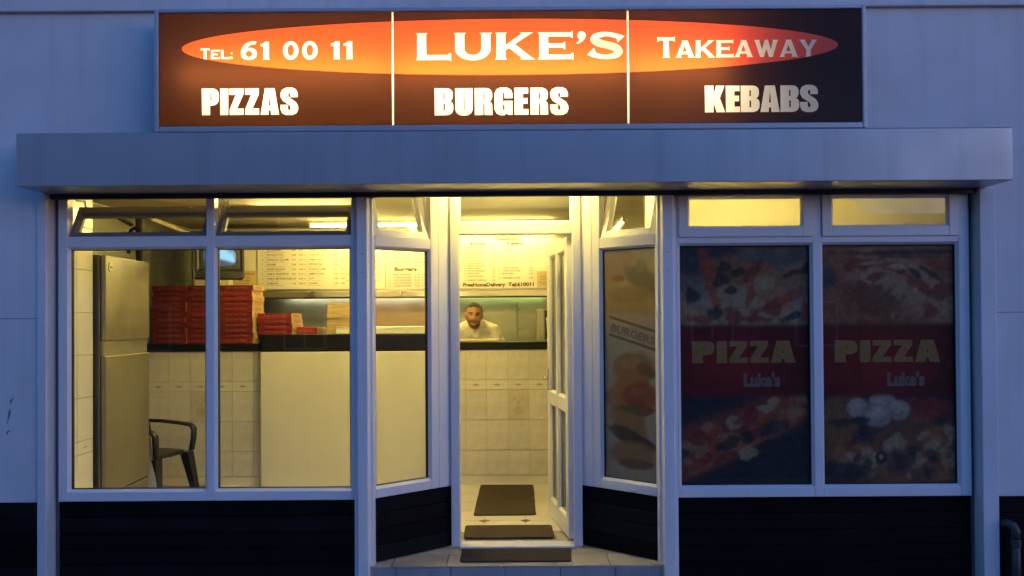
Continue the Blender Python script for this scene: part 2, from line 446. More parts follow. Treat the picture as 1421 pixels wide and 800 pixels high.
HV = {  # heavy grotesque capitals: (width, outer contour, counters)
 'P': (.64, [(0,0),(0,1),(.38,1)]+arc(.40,.76,.24,.24,90,0,5)+arc(.40,.60,.24,.24,0,-90,5)+[(.31,.36),(.31,0)], [slit(.315,.37,.55,.82)]),
 'I': (.30, [(0,0),(0,1),(.30,1),(.30,0)], []),
 'Z': (.53, [(0,1),(.52,1),(.52,.78),(.28,.24),(.53,.24),(.53,0),(0,0),(0,.20),(.23,.76),(0,.76)], []),
 'A': (.70, [(.17,1),(.53,1),(.70,0),(.40,0),(.387,.17),(.313,.17),(.30,0),(0,0)], [[(.35,.80),(.312,.36),(.388,.36)]]),
 'S': (.67, [(.65,.66),(.37,.66),(.37,.77),(.345,.82),(.31,.82),(.29,.77),(.29,.71),(.34,.635),(.58,.47),(.66,.34),(.67,.2),(.61,.06),(.46,-.015),(.2,-.015),(.06,.06),(0,.2),(0,.37),(.28,.37),(.28,.22),(.31,.17),(.355,.17),(.38,.22),(.38,.29),(.33,.36),(.09,.52),(.01,.66),(0,.8),(.07,.94),(.22,1.015),(.44,1.015),(.58,.95),(.65,.82)], []),
 'B': (.68, [(0,0),(0,1),(.40,1)]+arc(.44,.80,.22,.20,80,0,4)+[(.66,.66),(.62,.56),(.56,.525),(.64,.47),(.68,.38)]+arc(.44,.22,.24,.22,0,-90,4)+[(.4,0)], [slit(.315,.37,.60,.82), slit(.315,.375,.18,.43)]),
 'U': (.64, [(0,1),(.31,1),(.31,.23),(.325,.18),(.345,.23),(.345,1),(.64,1),(.64,.28)]+arc(.38,.24,.26,.255,0,-90,4)+arc(.26,.24,.26,.255,-90,-180,4), []),
 'R': (.65, [(0,0),(0,1),(.38,1)]+arc(.42,.78,.22,.22,85,0,4)+[(.64,.64),(.60,.55),(.53,.51),(.61,.46),(.64,.38),(.65,0),(.36,0),(.36,.36),(.34,.41),(.31,.43),(.31,0)], [slit(.315,.365,.58,.82)]),
 'G': (.66, [(.66,.62),(.37,.62),(.37,.78),(.355,.83),(.325,.83),(.31,.78),(.31,.22),(.325,.17),(.355,.17),(.37,.22),(.37,.36),(.335,.36),(.335,.52),(.66,.52),(.66,0),(.5,0),(.46,.06),(.36,-.015),(.22,-.015),(.08,.05),(0,.2),(0,.8),(.08,.95),(.22,1.015),(.45,1.015),(.6,.94),(.66,.8)], []),
 'E': (.51, [(0,0),(0,1),(.5,1),(.5,.79),(.31,.79),(.31,.62),(.48,.62),(.48,.41),(.31,.41),(.31,.21),(.51,.21),(.51,0)], []),
 'K': (.73, [(0,0),(0,1),(.31,1),(.31,.62),(.41,1),(.71,1),(.54,.53),(.73,0),(.42,0),(.31,.38),(.31,0)], []),
}
CP = {  # wide capitals with small spurs
 'T': (1.04, [(0,.78),(.05,.78),(.10,.84),(.36,.84),(.36,.06),(.30,0),(.74,0),(.68,.06),(.68,.84),(.94,.84),(.99,.78),(1.04,.78),(1.04,1.04),(1.0,1),(.04,1),(0,1.04)], []),
 'E': (1.26, [(0,0),(.05,.06),(.05,.94),(0,1),(1.18,1),(1.21,1.05),(1.24,1.05),(1.24,.79),(1.2,.79),(1.16,.84),(.37,.84),(.37,.59),(.9,.59),(.93,.64),(.97,.64),(.97,.37),(.93,.37),(.9,.43),(.37,.43),(.37,.17),(1.18,.17),(1.22,.23),(1.26,.23),(1.26,-.05),(1.22,0)], []),
 'L': (1.25, [(0,0),(.05,.06),(.05,.94),(0,1),(.42,1),(.37,.94),(.37,.18),(1.15,.18),(1.2,.25),(1.25,.25),(1.25,-.05),(1.2,0)], []),
 'U': (1.37, [(0,1),(.44,1),(.38,.94),(.38,.42)]+arc(.68,.40,.30,.23,180,360,10)+[(.98,.94),(.92,1),(1.37,1),(1.31,.94),(1.31,.42)]+arc(.68,.40,.63,.42,0,-180,14)+[(.05,.94)], []),
 'K': (1.42, [(0,0),(.05,.06),(.05,.94),(0,1),(.42,1),(.37,.94),(.37,.53),(.93,.95),(.88,1),(1.36,1),(1.27,.95),(.70,.57),(1.32,.05),(1.42,0),(.90,0),(.96,.05),(.50,.43),(.37,.34),(.37,.06),(.42,0)], []),
 'S': (1.23, stroke([(1.14,.72),(1.0,.84),(.62,.92),(.30,.86),(.19,.73),(.33,.60),(.62,.52),(.93,.42),(1.05,.27),(.92,.13),(.60,.07),(.24,.13),(.05,.28)], [.36,.18,.16,.22,.29,.29,.27,.29,.30,.22,.16,.18,.36]), []),
 "'": (.36, smooth_closed([(.05,.86),(.10,1.0),(.22,1.03),(.33,.95),(.33,.80),(.22,.66),(.06,.57),(.02,.61),(.13,.70),(.09,.77)]), []),
 'A': (1.36, [(0,0),(.08,.06),(.50,.94),(.45,1),(.86,1),(1.28,.06),(1.36,0),(.86,0),(.93,.06),(.87,.2),(.42,.2),(.36,.06),(.43,0)], [[(.49,.34),(.81,.34),(.65,.72)]]),
 'W': (1.75, [(0,1),(.46,1),(.40,.94),(.58,.42),(.78,1),(1.0,1),(1.2,.42),(1.36,.94),(1.3,1),(1.75,1),(1.67,.94),(1.32,0),(1.06,0),(.88,.5),(.70,0),(.44,0),(.07,.94)], []),
 'Y': (1.32, [(0,1),(.5,1),(.44,.94),(.68,.6),(.92,.94),(.86,1),(1.32,1),(1.24,.94),(.84,.42),(.84,.06),(.9,0),(.46,0),(.52,.06),(.52,.42),(.08,.94)], []),
 '6': (.90, smooth_closed([(.80,.86),(.87,1.0),(.60,1.02),(.28,.90),(.07,.66),(0,.36),(.1,.1),(.45,-.02),(.8,.1),(.9,.33),(.8,.56),(.55,.66),(.37,.62),(.47,.76),(.62,.85)]), [arc(.46,.32,.19,.18,0,340,14)]),
 '1': (.52, [(.12,0),(.17,.05),(.17,.74),(0,.74),(0,.86),(.18,.92),(.26,1.0),(.48,1.0),(.48,.05),(.53,0)], []),
 '0': (.88, arc(.44,.5,.44,.52,0,349,24), [arc(.44,.5,.19,.32,0,345,20)]),
 ':': (.22, [(0,.02),(.22,.02),(.22,.24),(0,.24)], []),
}
def layout(font, s, x0, x1, z0, h, gap=0.09, caps=None):
    """contours of a word fitted between x0 and x1; caps < 1 makes letters after the first small capitals"""
    items = []; x = 0
    for i, ch in enumerate(s):
        if ch == ' ': x += 0.55; continue
        wd, o, cs = font[ch]
        k = 1 if (caps is None or i == 0) else caps
        items.append((x, k, o, cs))
        if ch == ':': items.append((x, k, [(a, b+.5) for a, b in o], []))
        x += wd*k+gap
    kx = (x1-x0)/(x-gap)
    out = []
    for (xx, k, o, cs) in items:
        f = lambda c: [(x0+(xx+a*k)*kx, z0+b*k*h) for a, b in c]
        out.append((f(o), [f(c) for c in cs]))
    return out
def tess(loops):
    pts = [p for lp in loops for p in lp]
    return pts, tessellate_polygon([[Vector((x, z, 0)) for x, z in lp] for lp in loops])

# ================================================================== SETTING
gd = bx('ground', -150, 150, -300, 0.0, -0.5, -0.12, M['asphalt']); structure(gd)
pv = bx('pavement', -40, 40, -3.2, 1.0, -0.4, 0.0, M['pavement']); structure(pv)
kb = bx('kerb', -40, 40, -3.36, -3.204, -0.4, 0.004, M['pavement'], bevel=0.01); structure(kb)

# unseen houses across the street, added to block low sky and darken reflections
brick = mat('dull_brick', (0.16, 0.09, 0.07), 0.9, var=0.25, vscale=3)
slate = mat('roof_slate', (0.05, 0.05, 0.055), 0.7, var=0.2, vscale=3)
for i, (x0, x1, hh, lab) in enumerate(((-26, -12.1, 7.4, 'leftmost'), (-12, -4.1, 6.2, 'second from left'), (-4, 4.2, 5.8, 'middle'), (4.3, 9.6, 4.6, 'second from right'), (9.7, 24, 2.9, 'rightmost'))):
    hs = empty('unseen_house', ((x0+x1)/2, -17, -.12)); hw_ = (x1-x0)/2
    tag(hs, f'unseen dull brick house added across the street, {lab} in its row', 'house', 'unseen houses across the street')
    bx('wall', -hw_, hw_, -6, 0, 0, hh, brick, hs)
    MB().add([(-hw_-.2, .3, hh-.1), (hw_+.2, .3, hh-.1), (hw_+.2, -3, hh+2.2), (-hw_-.2, -3, hh+2.2), (-hw_-.2, -6.3, hh-.1), (hw_+.2, -6.3, hh-.1)], [(0, 1, 2, 3), (3, 2, 5, 4), (0, 3, 4), (1, 5, 2)]).build('roof', slate, hs)
    for zz in ((1.0, 3.5) if hh > 5 else (1.0,)):
        for xx in (-hw_*.55, hw_*.55):
            wn_ = bx('window', xx-.6, xx+.6, .0, .06, zz, zz+1.3, M['upvc_far'], hs)
            for q in (-.28, .28): bx('pane', xx+q-.25, xx+q+.25, .062, .07, zz+.08, zz+1.22, M['dark'], wn_)
    bx('door', -.45, .45, .0, .05, .1, 2.15, M['dark'], hs)

YW = -0.056                      # face of the painted wall
building = empty('shop_building', (0, 0, 0))
tag(building, 'white rendered shop building with a lit takeaway shopfront under a deep fascia', 'building')
B = building
XL, XR = -3.04, 3.06
ZT = 4.6
H = lambda rel: ZC+rel           # height given relative to the eye
bx('wall', -12, XL, YW, 0.25, 0, ZT, M['render_wall'], B)
bx('wall', XR, 12, YW, 0.25, 0, ZT, M['render_wall'], B)
MB().box(XL, XR, YW, 0.0, H(.815), H(1.06)).box(XL, XR, YW, .25, H(1.06), ZT).build('wall', M['render_wall'], B)
# moulding band above the sign with its thin shadow line
mb = MB()
mb.prism_z([(0, 0), (1, 0), (1, 1), (0, 1)], 0, 0)
m1 = MB().box(-12, 12, YW-.032, YW, H(1.975), H(2.13)).box(-12, 12, YW-.05, YW, H(2.13), H(2.19))
m1.build('moulding_band', M['render_wall'], B, 0.006)
# hairline joints in the render, recessed grooves drawn as thin dark fillets of mortar
for x0, x1, rel in ((-12, XL, .018), (XR, 12, .018)):
    bx('render_joint', x0, x1-.001, YW-.0015, YW+.004, H(rel)-.002, H(rel)+.002, M['scuff'], B)
# scuffs on the left wall
for px, py, hh in ((13, 578, .10), (17, 556, .04), (12, 600, .03)):
    p = at(px, py, D0+YW)
    s = MB()
    pts = [(p.x+.007*math.cos(t)*(1+.5*math.sin(3*t+px))+.25*.04*math.sin(t*1.0), p.z+hh*.5*math.sin(t)*(1+.12*math.sin(5*t))) for t in [k*2*PI/18 for k in range(18)]]
    s.prism(pts, YW-.001, YW+.002).build('scuff_mark', M['scuff'], B)
# black board plinth on the wall, left and right of the shopfront
def board_rows(x0, x1, y, z0, z1, parent, pitch=0.103, loc=None, rotz=0.0):
    z = z1; i = 0
    while z > z0+.01:
        zb = max(z0, z-pitch)
        me = MB().box(x0, x1, y, y+.02, zb+.0015, z-.0015)
        o = me.build('plinth_board', M['black_board'], parent, 0.004, loc=loc, rotz=rotz, segs=1)
        z = zb; i += 1
for x0, x1 in ((-12, XL-.004), (XR+.004, 12)):
    board_rows(x0, x1, YW-.018, 0.005, H(-1.15), B)
# surround posts beside the shopfront
for x0, x1 in ((XL-.004, -2.985), (2.962, XR+.004)):
    bx('surround_post', x0, x1, YW-.018, .10, .002, H(.814), M['render_wall'], B, 0.006)
for x0, x1 in ((-2.985, -2.951), (2.934, 2.962)):
    bx('shutter_guide', x0, x1, .03, .09, .002, H(.80), M['guide'], B, 0.003)
# deep fascia over the shopfront (shutter housing) with its joint line
ct = MB().box(-3.005, 3.007, -.346, YW-.001, H(.815), H(1.131))
canopy = ct.build('fascia_box', M['fascia'], B, 0.004)
bx('fascia_flashing', -3.000, 3.002, -.340, YW-.0015, H(1.1315), H(1.135), M['scuff'], B)
bx('shutter_bottom_rail', -2.975, 2.955, -.05, -.012, H(.782), H(.814), M['dark'], B, 0.003)

# ------------------------------------------------------------------ shopfront windows
ZB, ZS, ZTR0, ZTR1, ZTOP = H(-1.163), H(-1.101), H(.475), H(.546), H(.85)
YF0, YF1 = 0.0, 0.07            # frame depth
def grid_frame(xs, zs, y0=YF0, y1=YF1, bead=.013):
    """xs, zs: lists of bar intervals (edge to edge); stiles run through, rails butt between them"""
    f = MB()
    for a, b in xs: f.box(a, b, y0, y1, zs[0][0], zs[-1][1])
    for i in range(len(xs)-1):
        for a, b in zs: f.box(xs[i][1], xs[i+1][0], y0+.0005, y1, a, b)
    return f
def beads_for(xs, zs, y0=YF0, bw=.014):
    f = MB()
    for i in range(len(xs)-1):
        for j in range(len(zs)-1):
            f.ring(xs[i][1]-.001, xs[i+1][0]+.001, zs[j][1]-.001, zs[j+1][0]+.001, bw, y0+.004, y0+.020, y0+.05)
    return f
def hopper(parent, x0, x1, z0, h, tilt, y=.012, rotz=0.0, loc=(0, 0, 0), bar=.045, glassy=None, film_mat=None, stays=True, top=None, frame_mat=None):
    """bottom hung vent: sash frame tilted inwards about its lower edge"""
    R = Matrix.Translation(loc) @ Matrix.Rotation(rotz, 4, 'Z') @ Matrix.Translation((0, y, z0)) @ Matrix.Rotation(-tilt, 4, 'X')
    xs = [(x0, x0+bar), (x1-bar, x1)]; zs = [(0, bar), (h-(top or bar), h)]
    s = grid_frame(xs, zs, 0, .05)
    r = MB().ring(x0+bar-.001, x1-bar+.001, bar-.001, h-(top or bar)+.001, .012, .004, .018, .045)
    s.add(r.v, r.f)
    o = s.build('vent_sash', frame_mat or M['upvc'], parent, 0.004)
    o.matrix_local = R
    g = MB().box(x0+bar-.002, x1-bar+.002, .024, .028, bar-.002, h-bar+.002)
    go = g.build('pane', glassy or M['glass'], parent); go.matrix_local = R
    if film_mat:
        fo = MB().box(x0+bar-.001, x1-bar+.001, .0295, .0305, bar-.001, h-bar+.001).build('frosted_film', film_mat, parent); fo.matrix_local = R
    if stays:
        for xa in (x0+.02,):
            top = R @ Vector((xa+.02, .03, h-.03)); piv = Matrix.Translation(loc) @ Matrix.Rotation(rotz, 4, 'Z') @ Vector((xa, .05, z0+h*.98))
            mid = (top+piv)/2+Vector((.03, .0, .035))
            MB().tube([top, mid, piv], .006, 6).build('stay_arm', M['chrome'], parent)
    return o

def front_window(xs, label):
    zs = [(ZB, ZS), (ZTR0, ZTR1), (ZTOP-.05, ZTOP)]
    wf = grid_frame(xs, zs).build('window', M['upvc'], B, 0.005)
    wf['label'] = label
    lower = MB()
    for i in range(len(xs)-1):
        lower.ring(xs[i][1]-.001, xs[i+1][0]+.001, ZS-.001, ZTR0+.001, .014, .004, .022, .05)
    lower.build('glazing_bead', M['bead'], wf)
    gk = MB()
    for i in range(len(xs)-1):
        gk.ring(xs[i][1]+.0125, xs[i+1][0]-.0125, ZS+.0125, ZTR0-.0125, .0045, .023, .026, .05)
    gk.build('gasket', M['gasket'], wf)
    for i in range(len(xs)-1):
        bx('pane', xs[i][1]+.008, xs[i+1][0]-.008, .030, .034, ZS+.008, ZTR0-.008, M['glass'], wf)
    for x in (xs[0][1]-.02, (xs[1][0]+xs[1][1])/2, xs[-1][0]+.02):
        bx('drain_cap', x-.016, x+.016, -.006, .001, ZB+.012, ZB+.020, M['upvc'], wf, 0.002)
    return wf
xsL = [(-2.951, -2.890), (-1.994, -1.941), (-1.058, -1.043)]
xsR = [(1.043, 1.056), (1.923, 1.981), (2.866, 2.934)]
wl = front_window(xsL, 'left window with two large clear panes and vents tilted open')
wr = front_window(xsR, 'right window with two large panes behind pizza prints')
for i in range(2):
    hopper(wl, xsL[i][1]+.002, xsL[i+1][0]-.002, ZTR1+.002, .243, math.radians(30), bar=.034, top=.058, frame_mat=M['vent_shaded'])
    hopper(wr, xsR[i][1]+.002, xsR[i+1][0]-.002, ZTR1-.03, .32, 0.0, y=-.014, film_mat=M['frost'], stays=False, bar=.062)
# boards under the windows
for xs in (xsL, xsR):
    board_rows(xs[0][0]+.0, xs[-1][1], .012, 0.005, ZB-.002, B)
# chamfered posts at the corners of the lobby
for sx in (-1, 1):
    poly = [(sx*1.043, .07), (sx*1.043, .0), (sx*1.025, -.004), (sx*1.012, -.045), (sx*.948, -.045), (sx*.938, -.004), (sx*.921, .0), (sx*.915, .06)]
    if sx > 0: poly = poly[::-1]
    MB().prism_z(poly, .002, H(.81)).build('corner_post', M['upvc'], B, 0.003)
    for dz in (.52, .40):
        pp = MB()
        pp.tube([(sx*.98, -.047, H(dz-.1)), (sx*.98, -.044, H(dz-.1))], .004, 8)
        pp.build('screw_head', M['dark'], B)

# ------------------------------------------------------------------ recessed lobby
DD = 5.5-D0                      # door plane
A0, A1 = Vector((-.921, .03, 0)), Vector((-.452, DD+.03, 0))
LEN = (A1-A0).length
ang = math.atan2(A1.y-A0.y, A1.x-A0.x)
STEP = .154
def lobby_side(sx):
    # a side panel runs from the corner post back to the door frame
    rz = ang if sx < 0 else PI-ang
    org = Vector((A0.x if sx < 0 else -A0.x, A0.y, 0))
    e = 1 if sx < 0 else -1      # local x grows away from the post; for the right side mirror it
    def X(a, b): return (a, b) if sx < 0 else (-b, -a)
    rzz = ang if sx < 0 else -ang
    xs = [X(0.0, .014), X(.444, .506)]
    if sx > 0: xs = xs[::-1]
    zs = [(ZB, ZS), (ZTR0, ZTR1), (H(.93), H(.96))]
    wf = grid_frame(xs, zs).build('window', M['upvc'], B, 0.005, loc=org, rotz=rzz)
    wf['label'] = 'lobby side window with clear glass' if sx < 0 else 'lobby side window covered by a burger print'
    x0, x1 = xs[0][1], xs[1][0]
    MB().ring(x0-.001, x1+.001, ZS-.001, ZTR0+.001, .014, .004, .022, .05).build('glazing_bead', M['bead'], wf)
    MB().ring(x0+.0125, x1-.0125, ZS+.0125, ZTR0-.0125, .0045, .023, .026, .05).build('gasket', M['gasket'], wf)
    bx('pane', x0+.008, x1-.008, .030, .034, ZS+.008, ZTR0-.008, M['glass'], wf)
    bx('drain_cap', (x0+x1)/2+.02, (x0+x1)/2+.055, -.006, .001, ZB+.014, ZB+.022, M['upvc'], wf, 0.002)
    hopper(wf, x0+.002, x1-.002, ZTR1+.002, .37, math.radians(17), stays=False)
    a, b = X(.5065, .618)
    pp = MB().box(a, b, .0, .07, ZB, H(.96)).build('cover_strip', M['upvc'], B, 0.004, loc=org, rotz=rzz)
    a, b = X(.0, .618)
    board_rows(a, b, .012, STEP+.003, ZB-.002, B, loc=org, rotz=rzz)
    bx('plinth_backing', a, b, .034, .06, STEP, ZB-.003, M['dark_joint'], B, loc=org, rotz=rzz)
    return org, rzz, x0, x1
lobby_side(-1)
orgR, rzR, bx0, bx1 = lobby_side(1)
# lobby ceiling with its lamp
bx('lobby_ceiling', -1.04, 1.04, -.01, .62, H(.97), H(1.0), M['ceiling'], B)
bx('lobby_lintel', -1.04, 1.04, .005, .07, H(.815), H(.97), M['upvc'], B)
lamp = empty('lobby_lamp', (0, .20, H(.969)))
tag(lamp, 'fluorescent batten on the ceiling of the entrance lobby', 'lamp')
bx('housing', -.42, .42, -.035, .035, -.030, -.001, M['white_plastic'], lamp, 0.006)
MB().tube([(-.38, 0, -.048), (.38, 0, -.048)], .013, 12).build('tube', M['tube_lobby'], lamp)
for x in (-.395, .395): bx('end_cap', x-.012, x+.012, -.014, .014, -.064, -.031, M['white_plastic'], lamp, 0.003)

# step with tiles
step = bx('step', -1.0, 1.0, -.012, DD+.10, .0, STEP-.012, M['grout'], B)
TW = .352
for k in range(-3, 4):
    x0 = -.09+k*TW+.02; x1 = x0+TW-.006
    if x1 < -.95 or x0 > .95: continue
    x0, x1 = max(x0, -.915), min(x1, .915)
    bx('riser_tile', x0, x1, -.022, -.012, .003, STEP-.014, M['riser_tile'], step, 0.002)
for j, (y0, y1) in enumerate(((-.020, .235), (.241, DD+.04))):
    for k in range(-3, 4):
        x0 = -.09+k*TW+(.12 if j else 0)-.01; x1 = x0+TW-.006
        if x1 < -.95 or x0 > .95: continue
        x0, x1 = max(x0, -.97), min(x1, .97)
        bx('step_tile', x0, x1, y0, y1, STEP-.012, STEP, M['step_tile'], step, 0.002)

# door frame with the light above
xsD = [(-.452, -.390), (.398, .458)]
zsD = [(H(.585), H(.668)), (H(.93), H(.96))]
fr = MB()
for a, b in xsD: fr.box(a, b, DD, DD+.07, STEP+.001, H(.96))
for a, b in zsD: fr.box(-.390, .398, DD+.0005, DD+.07, a, b)
dfr = fr.build('door_frame', M['upvc'], B, 0.006)
MB().ring(-.391, .399, H(.667), H(.931), .014, DD+.004, DD+.022, DD+.05).build('glazing_bead', M['bead'], dfr)
bx('pane', -.380, .390, DD+.03, DD+.034, H(.675), H(.925), M['glass'], dfr)
bx('threshold', -.390, .398, DD-.05, DD+.09, STEP+.001, STEP+.022, M['bead'], dfr, 0.006)
# open door leaf, 2 x 2 lights
leaf = empty('door', (.392, DD+.05, 0), parent=B)
dirv = Vector((.275-.392, 6.36-(5.55), 0)); lw = .77
leaf.rotation_euler[2] = math.atan2(dirv.y, dirv.x)
DZ0, DZ1 = STEP+.045, H(.572)
st, rl, mid = .085, .095, H(-.62)
xsl = [(0, st), (lw/2-.03, lw/2+.03), (lw-st, lw)]
zsl = [(DZ0, DZ0+.13), (mid-.05, mid+.05), (DZ1-rl, DZ1)]
lf = grid_frame(xsl, zsl, -.03, .03).build('leaf_frame', M['upvc'], leaf, 0.006)
for i in range(2):
    for j in range(2):
        for s in (1, -1):
            r = MB().ring(xsl[i][1]-.001, xsl[i+1][0]+.001, zsl[j][1]-.001, zsl[j+1][0]+.001, .013, s*-.027, s*-.012, s*-.004)
            r.build('glazing_bead', M['bead'], leaf)
        bx('pane', xsl[i][1], xsl[i+1][0], -.003, .003, zsl[j][1], zsl[j+1][0], M['glass_door'], leaf)
for s in (1, -1):
    MB().tube([(lw-.04, s*.03, H(-.47)), (lw-.04, s*.07, H(-.47)), (lw-.15, s*.07, H(-.47))], .009, 8).build('handle', M['chrome'], leaf, smooth=True)
    bx('handle_plate', lw-.055, lw-.025, min(s*.029, s*.036), max(s*.029, s*.036), H(-.57), H(-.40), M['chrome'], leaf, 0.003)
for z in (.35, 1.1, 1.95):
    MB().tube([(-.006, -.036, z), (-.006, -.036, z+.1)], .009, 8).build('hinge', M['white_plastic'], leaf)

# ------------------------------------------------------------------ interior shell
FL = .18
YB = 8.95-D0
ZCE = H(1.03)
bx('ceiling', -3.7, 3.3, .25, YB+.1, ZCE, ZCE+.05, M['ceiling'], B)
bx('back_wall', -3.7, 3.3, YB, YB+.1, FL, ZCE, M['int_wall'], B)
bx('inner_wall', -3.75, -3.65, .25, YB, FL, ZCE, M['int_wall'], B)
bx('inner_wall', 3.2, 3.3, .25, YB, FL, ZCE, M['int_wall'], B)
bx('bulkhead', -3.05, -1.02, .075, .25, H(.905), H(1.05), M['int_wall'], B)
bx('bulkhead', 1.02, 3.05, .075, .25, H(.905), H(1.05), M['int_wall'], B)
bx('leak_stop_head', -3.035, -1.045, .002, .074, H(.851), H(1.059), M['int_wall'], B)  # hidden fillers added to stop lamp light leaking above the windows
bx('leak_stop_head', 1.045, 3.055, .002, .074, H(.851), H(1.059), M['int_wall'], B)
bx('leak_stop_side', 2.94, 3.056, .101, .26, FL, H(1.04), M['int_wall'], B)  # hidden filler added to keep lamp light off the shutter guide
bx('inner_apron', -3.05, -1.02, .09, .13, .0, ZB, M['int_wall'], B)
bx('inner_apron', 1.02, 3.05, .09, .13, .0, ZB, M['int_wall'], B)
bx('partition', 1.02, 3.2, 1.05, 1.13, FL, ZCE, M['int_wall'], B)
bx('steel_lining', -3.649, -3.64, 1.6, YB-.002, H(-.3), ZCE-.02, M['splash'], B)
bx('steel_lining', -3.63, -3.21, YB-.012, YB-.002, H(-.3), ZCE-.02, M['splash'], B)
# tiled pier at the left of the window
pier = bx('tiled_pier', -3.65, -2.945, .10, .40, FL, ZCE, M['grout'], B)
z = FL+.08; rows = []
for hh in (.29, .29, .09, .29, .29, .29, .29, .29, .29):
    rows.append((z, z+hh-.004, hh < .1)); z += hh
for (a, b, bd) in rows:
    if a > ZCE-.05: break
    b = min(b, ZCE-.01)
    for y0, y1 in ((.105, .196), (.20, .397)):
        t = bx('wall_tile', -2.945, -2.938, y0, y1, a, b, M['tile'], pier, 0.0015, segs=1)
    if bd:
        MB().add([(-2.9372, .27, (a+b)/2), (-2.9372, .30, (a+b)/2+.012), (-2.9372, .33, (a+b)/2), (-2.9372, .30, (a+b)/2-.012)], [(0, 1, 2, 3)]).build('tile_motif', M['motif_soft'], pier)
# floor of octagonal tiles with diamond insets
floor = MB().box(-3.65, 3.2, DD+.095, YB, .10, FL-.006).box(-3.65, -1.0, .13, DD+.095, .10, FL-.006).box(1.0, 3.2, .13, DD+.095, .10, FL-.006).build('floor', M['grout']); structure(floor)
TS = .318; cut = .045; off_x = at(672, 722, 6.13).x; off_y = 6.13-D0
def tile_mesh(lo_cut, hi_cut):
    e = .002; A = [(cut, e), (TS-cut, e), (TS-e, cut)] if lo_cut else [(e, e), (TS-e, e)]
    Bq = [(TS-e, TS-cut), (TS-cut, TS-e), (cut, TS-e), (e, TS-cut)] if hi_cut else [(TS-e, TS-e), (e, TS-e)]
    return MB().prism_z(A+Bq+([(e, cut)] if lo_cut else []), 0, .006).mesh('floor_tile', M['floor_tile'])
octm = {0: tile_mesh(True, False), -1: tile_mesh(False, True), 9: tile_mesh(False, False)}
dm = {}
for k in ('dia_red', 'dia_black'):
    c2 = cut-.005
    dm[k] = MB().prism_z([(-c2, 0), (0, -c2), (c2, 0), (0, c2)], 0, .0058).mesh('inset', M[k])
for i in range(-9, 6):
    for j in range(-3, 6):
        x, y = off_x+i*TS, off_y+j*TS
        if y < (.14 if x < -1.0-TS else DD+.09) or y+TS > 2.8 or x < -3.0 or x > 1.0: continue
        obj('floor_tile', octm.get(j, octm[9]), floor, loc=(x, y, FL-.006))
        if j == 0: obj('inset_tile', dm['dia_red' if i % 2 == 0 else 'dia_black'], floor, loc=(x, y, FL-.006))

# ================================================================== SIGN
SD = 4.85
SY = SD-D0
sign = empty('shop_sign', (0, SY, 0))
tag(sign, 'long backlit black sign with an orange red oval and LUKE\'S lettering above the fascia', 'sign')
P = lambda px, py: at(px, py, SD)
sx0, sx1 = P(213, 95).x, P(1203, 95).x
sz0, sz1 = H(1.150), H(1.912)
fw = .026
SDEP = YW-SY-.001
mb = MB()
mb.box(sx0, sx0+fw, -.012, SDEP, sz0, sz1).box(sx1-fw, sx1, -.012, SDEP, sz0, sz1)
mb.box(sx0+fw, sx1-fw, -.012, SDEP, sz1-fw, sz1).box(sx0+fw, sx1-fw, -.012, SDEP, sz0, sz0+fw+.012)
mb.build('frame', M['alu'], sign, 0.007)
mb = MB()
mb.box(sx0+fw, sx1-fw, SDEP-.012, SDEP-.002, sz0+fw, sz1-fw)
mb.build('back_panel', M['box_inner'], sign)
mb = MB()
e_ = .003
mb.box(sx0+fw, sx0+fw+e_, .008, SDEP-.014, sz0+fw+.013, sz1-fw).box(sx1-fw-e_, sx1-fw, .008, SDEP-.014, sz0+fw+.013, sz1-fw)
mb.box(sx0+fw+e_, sx1-fw-e_, .008, SDEP-.014, sz1-fw-e_, sz1-fw-.0005).box(sx0+fw+e_, sx1-fw-e_, .008, SDEP-.014, sz0+fw+.0125, sz0+fw+.0125+e_)
mb.build('lining', M['box_inner'], sign)
mb.v = []
# lettering
def word(font, s, px0, px1, pyb, pyt, **k):
    a, b = P(px0, pyb), P(px1, pyb); t = P((px0+px1)/2, pyt); bm_ = P((px0+px1)/2, pyb)
    return layout(font, s, a.x, b.x, bm_.z, t.z-bm_.z, **k)
up = []
up += word(CP, 'TEL:', 277, 321, 81, 66, caps=.84, gap=.12)
up += word(CP, '61 00 11', 333, 489, 81.5, 56.5, gap=.2)
up += word(CP, "LUKE'S", 576.5, 866, 81.5, 44, gap=.10)
up += word(CP, 'TAKEAWAY', 913, 1136, 78.5, 50, caps=.84, gap=.03)
lo = []
lo += word(HV, 'PIZZAS', 279, 413, 159, 122, gap=.055)
lo += word(HV, 'BURGERS', 603, 789, 159, 121.5, gap=.075)
lo += word(HV, 'KEBABS', 979, 1137, 155, 118, gap=.03)
ec = P(707.5, 64); ea = P(1164.5, 64).x-ec.x; eb = P(707, 25).z-ec.z
ell = [(ec.x+ea*math.cos(2*PI*i/160), ec.z+eb*math.sin(2*PI*i/160)) for i in range(160)]
fx0, fx1, fz0, fz1 = sx0+fw-.001, sx1-fw+.001, sz0+fw+.011, sz1-fw+.001
rect = []
for i in range(40): rect.append((fx0+(fx1-fx0)*i/40, fz0))
for i in range(8): rect.append((fx1, fz0+(fz1-fz0)*i/8))
for i in range(40): rect.append((fx1-(fx1-fx0)*i/40, fz1))
for i in range(8): rect.append((fx0, fz1-(fz1-fz0)*i/8))
layers = {'sign_black': MB(), 'sign_red': MB(), 'sign_white': MB()}
def put(layer, loops):
    pts, tr = tess(loops)
    layers[layer].add([(x, 0, z) for x, z in pts], tr)
put('sign_black', [rect, ell]+[o for o, c in lo])
put('sign_red', [ell]+[o for o, c in up])
for o, c in up:
    for q in c: put('sign_red', [q])
for o, c in lo:
    for q in c: put('sign_black', [q])
j1, j2 = P(544.5, 95).x, P(872, 95).x
gw = .0055
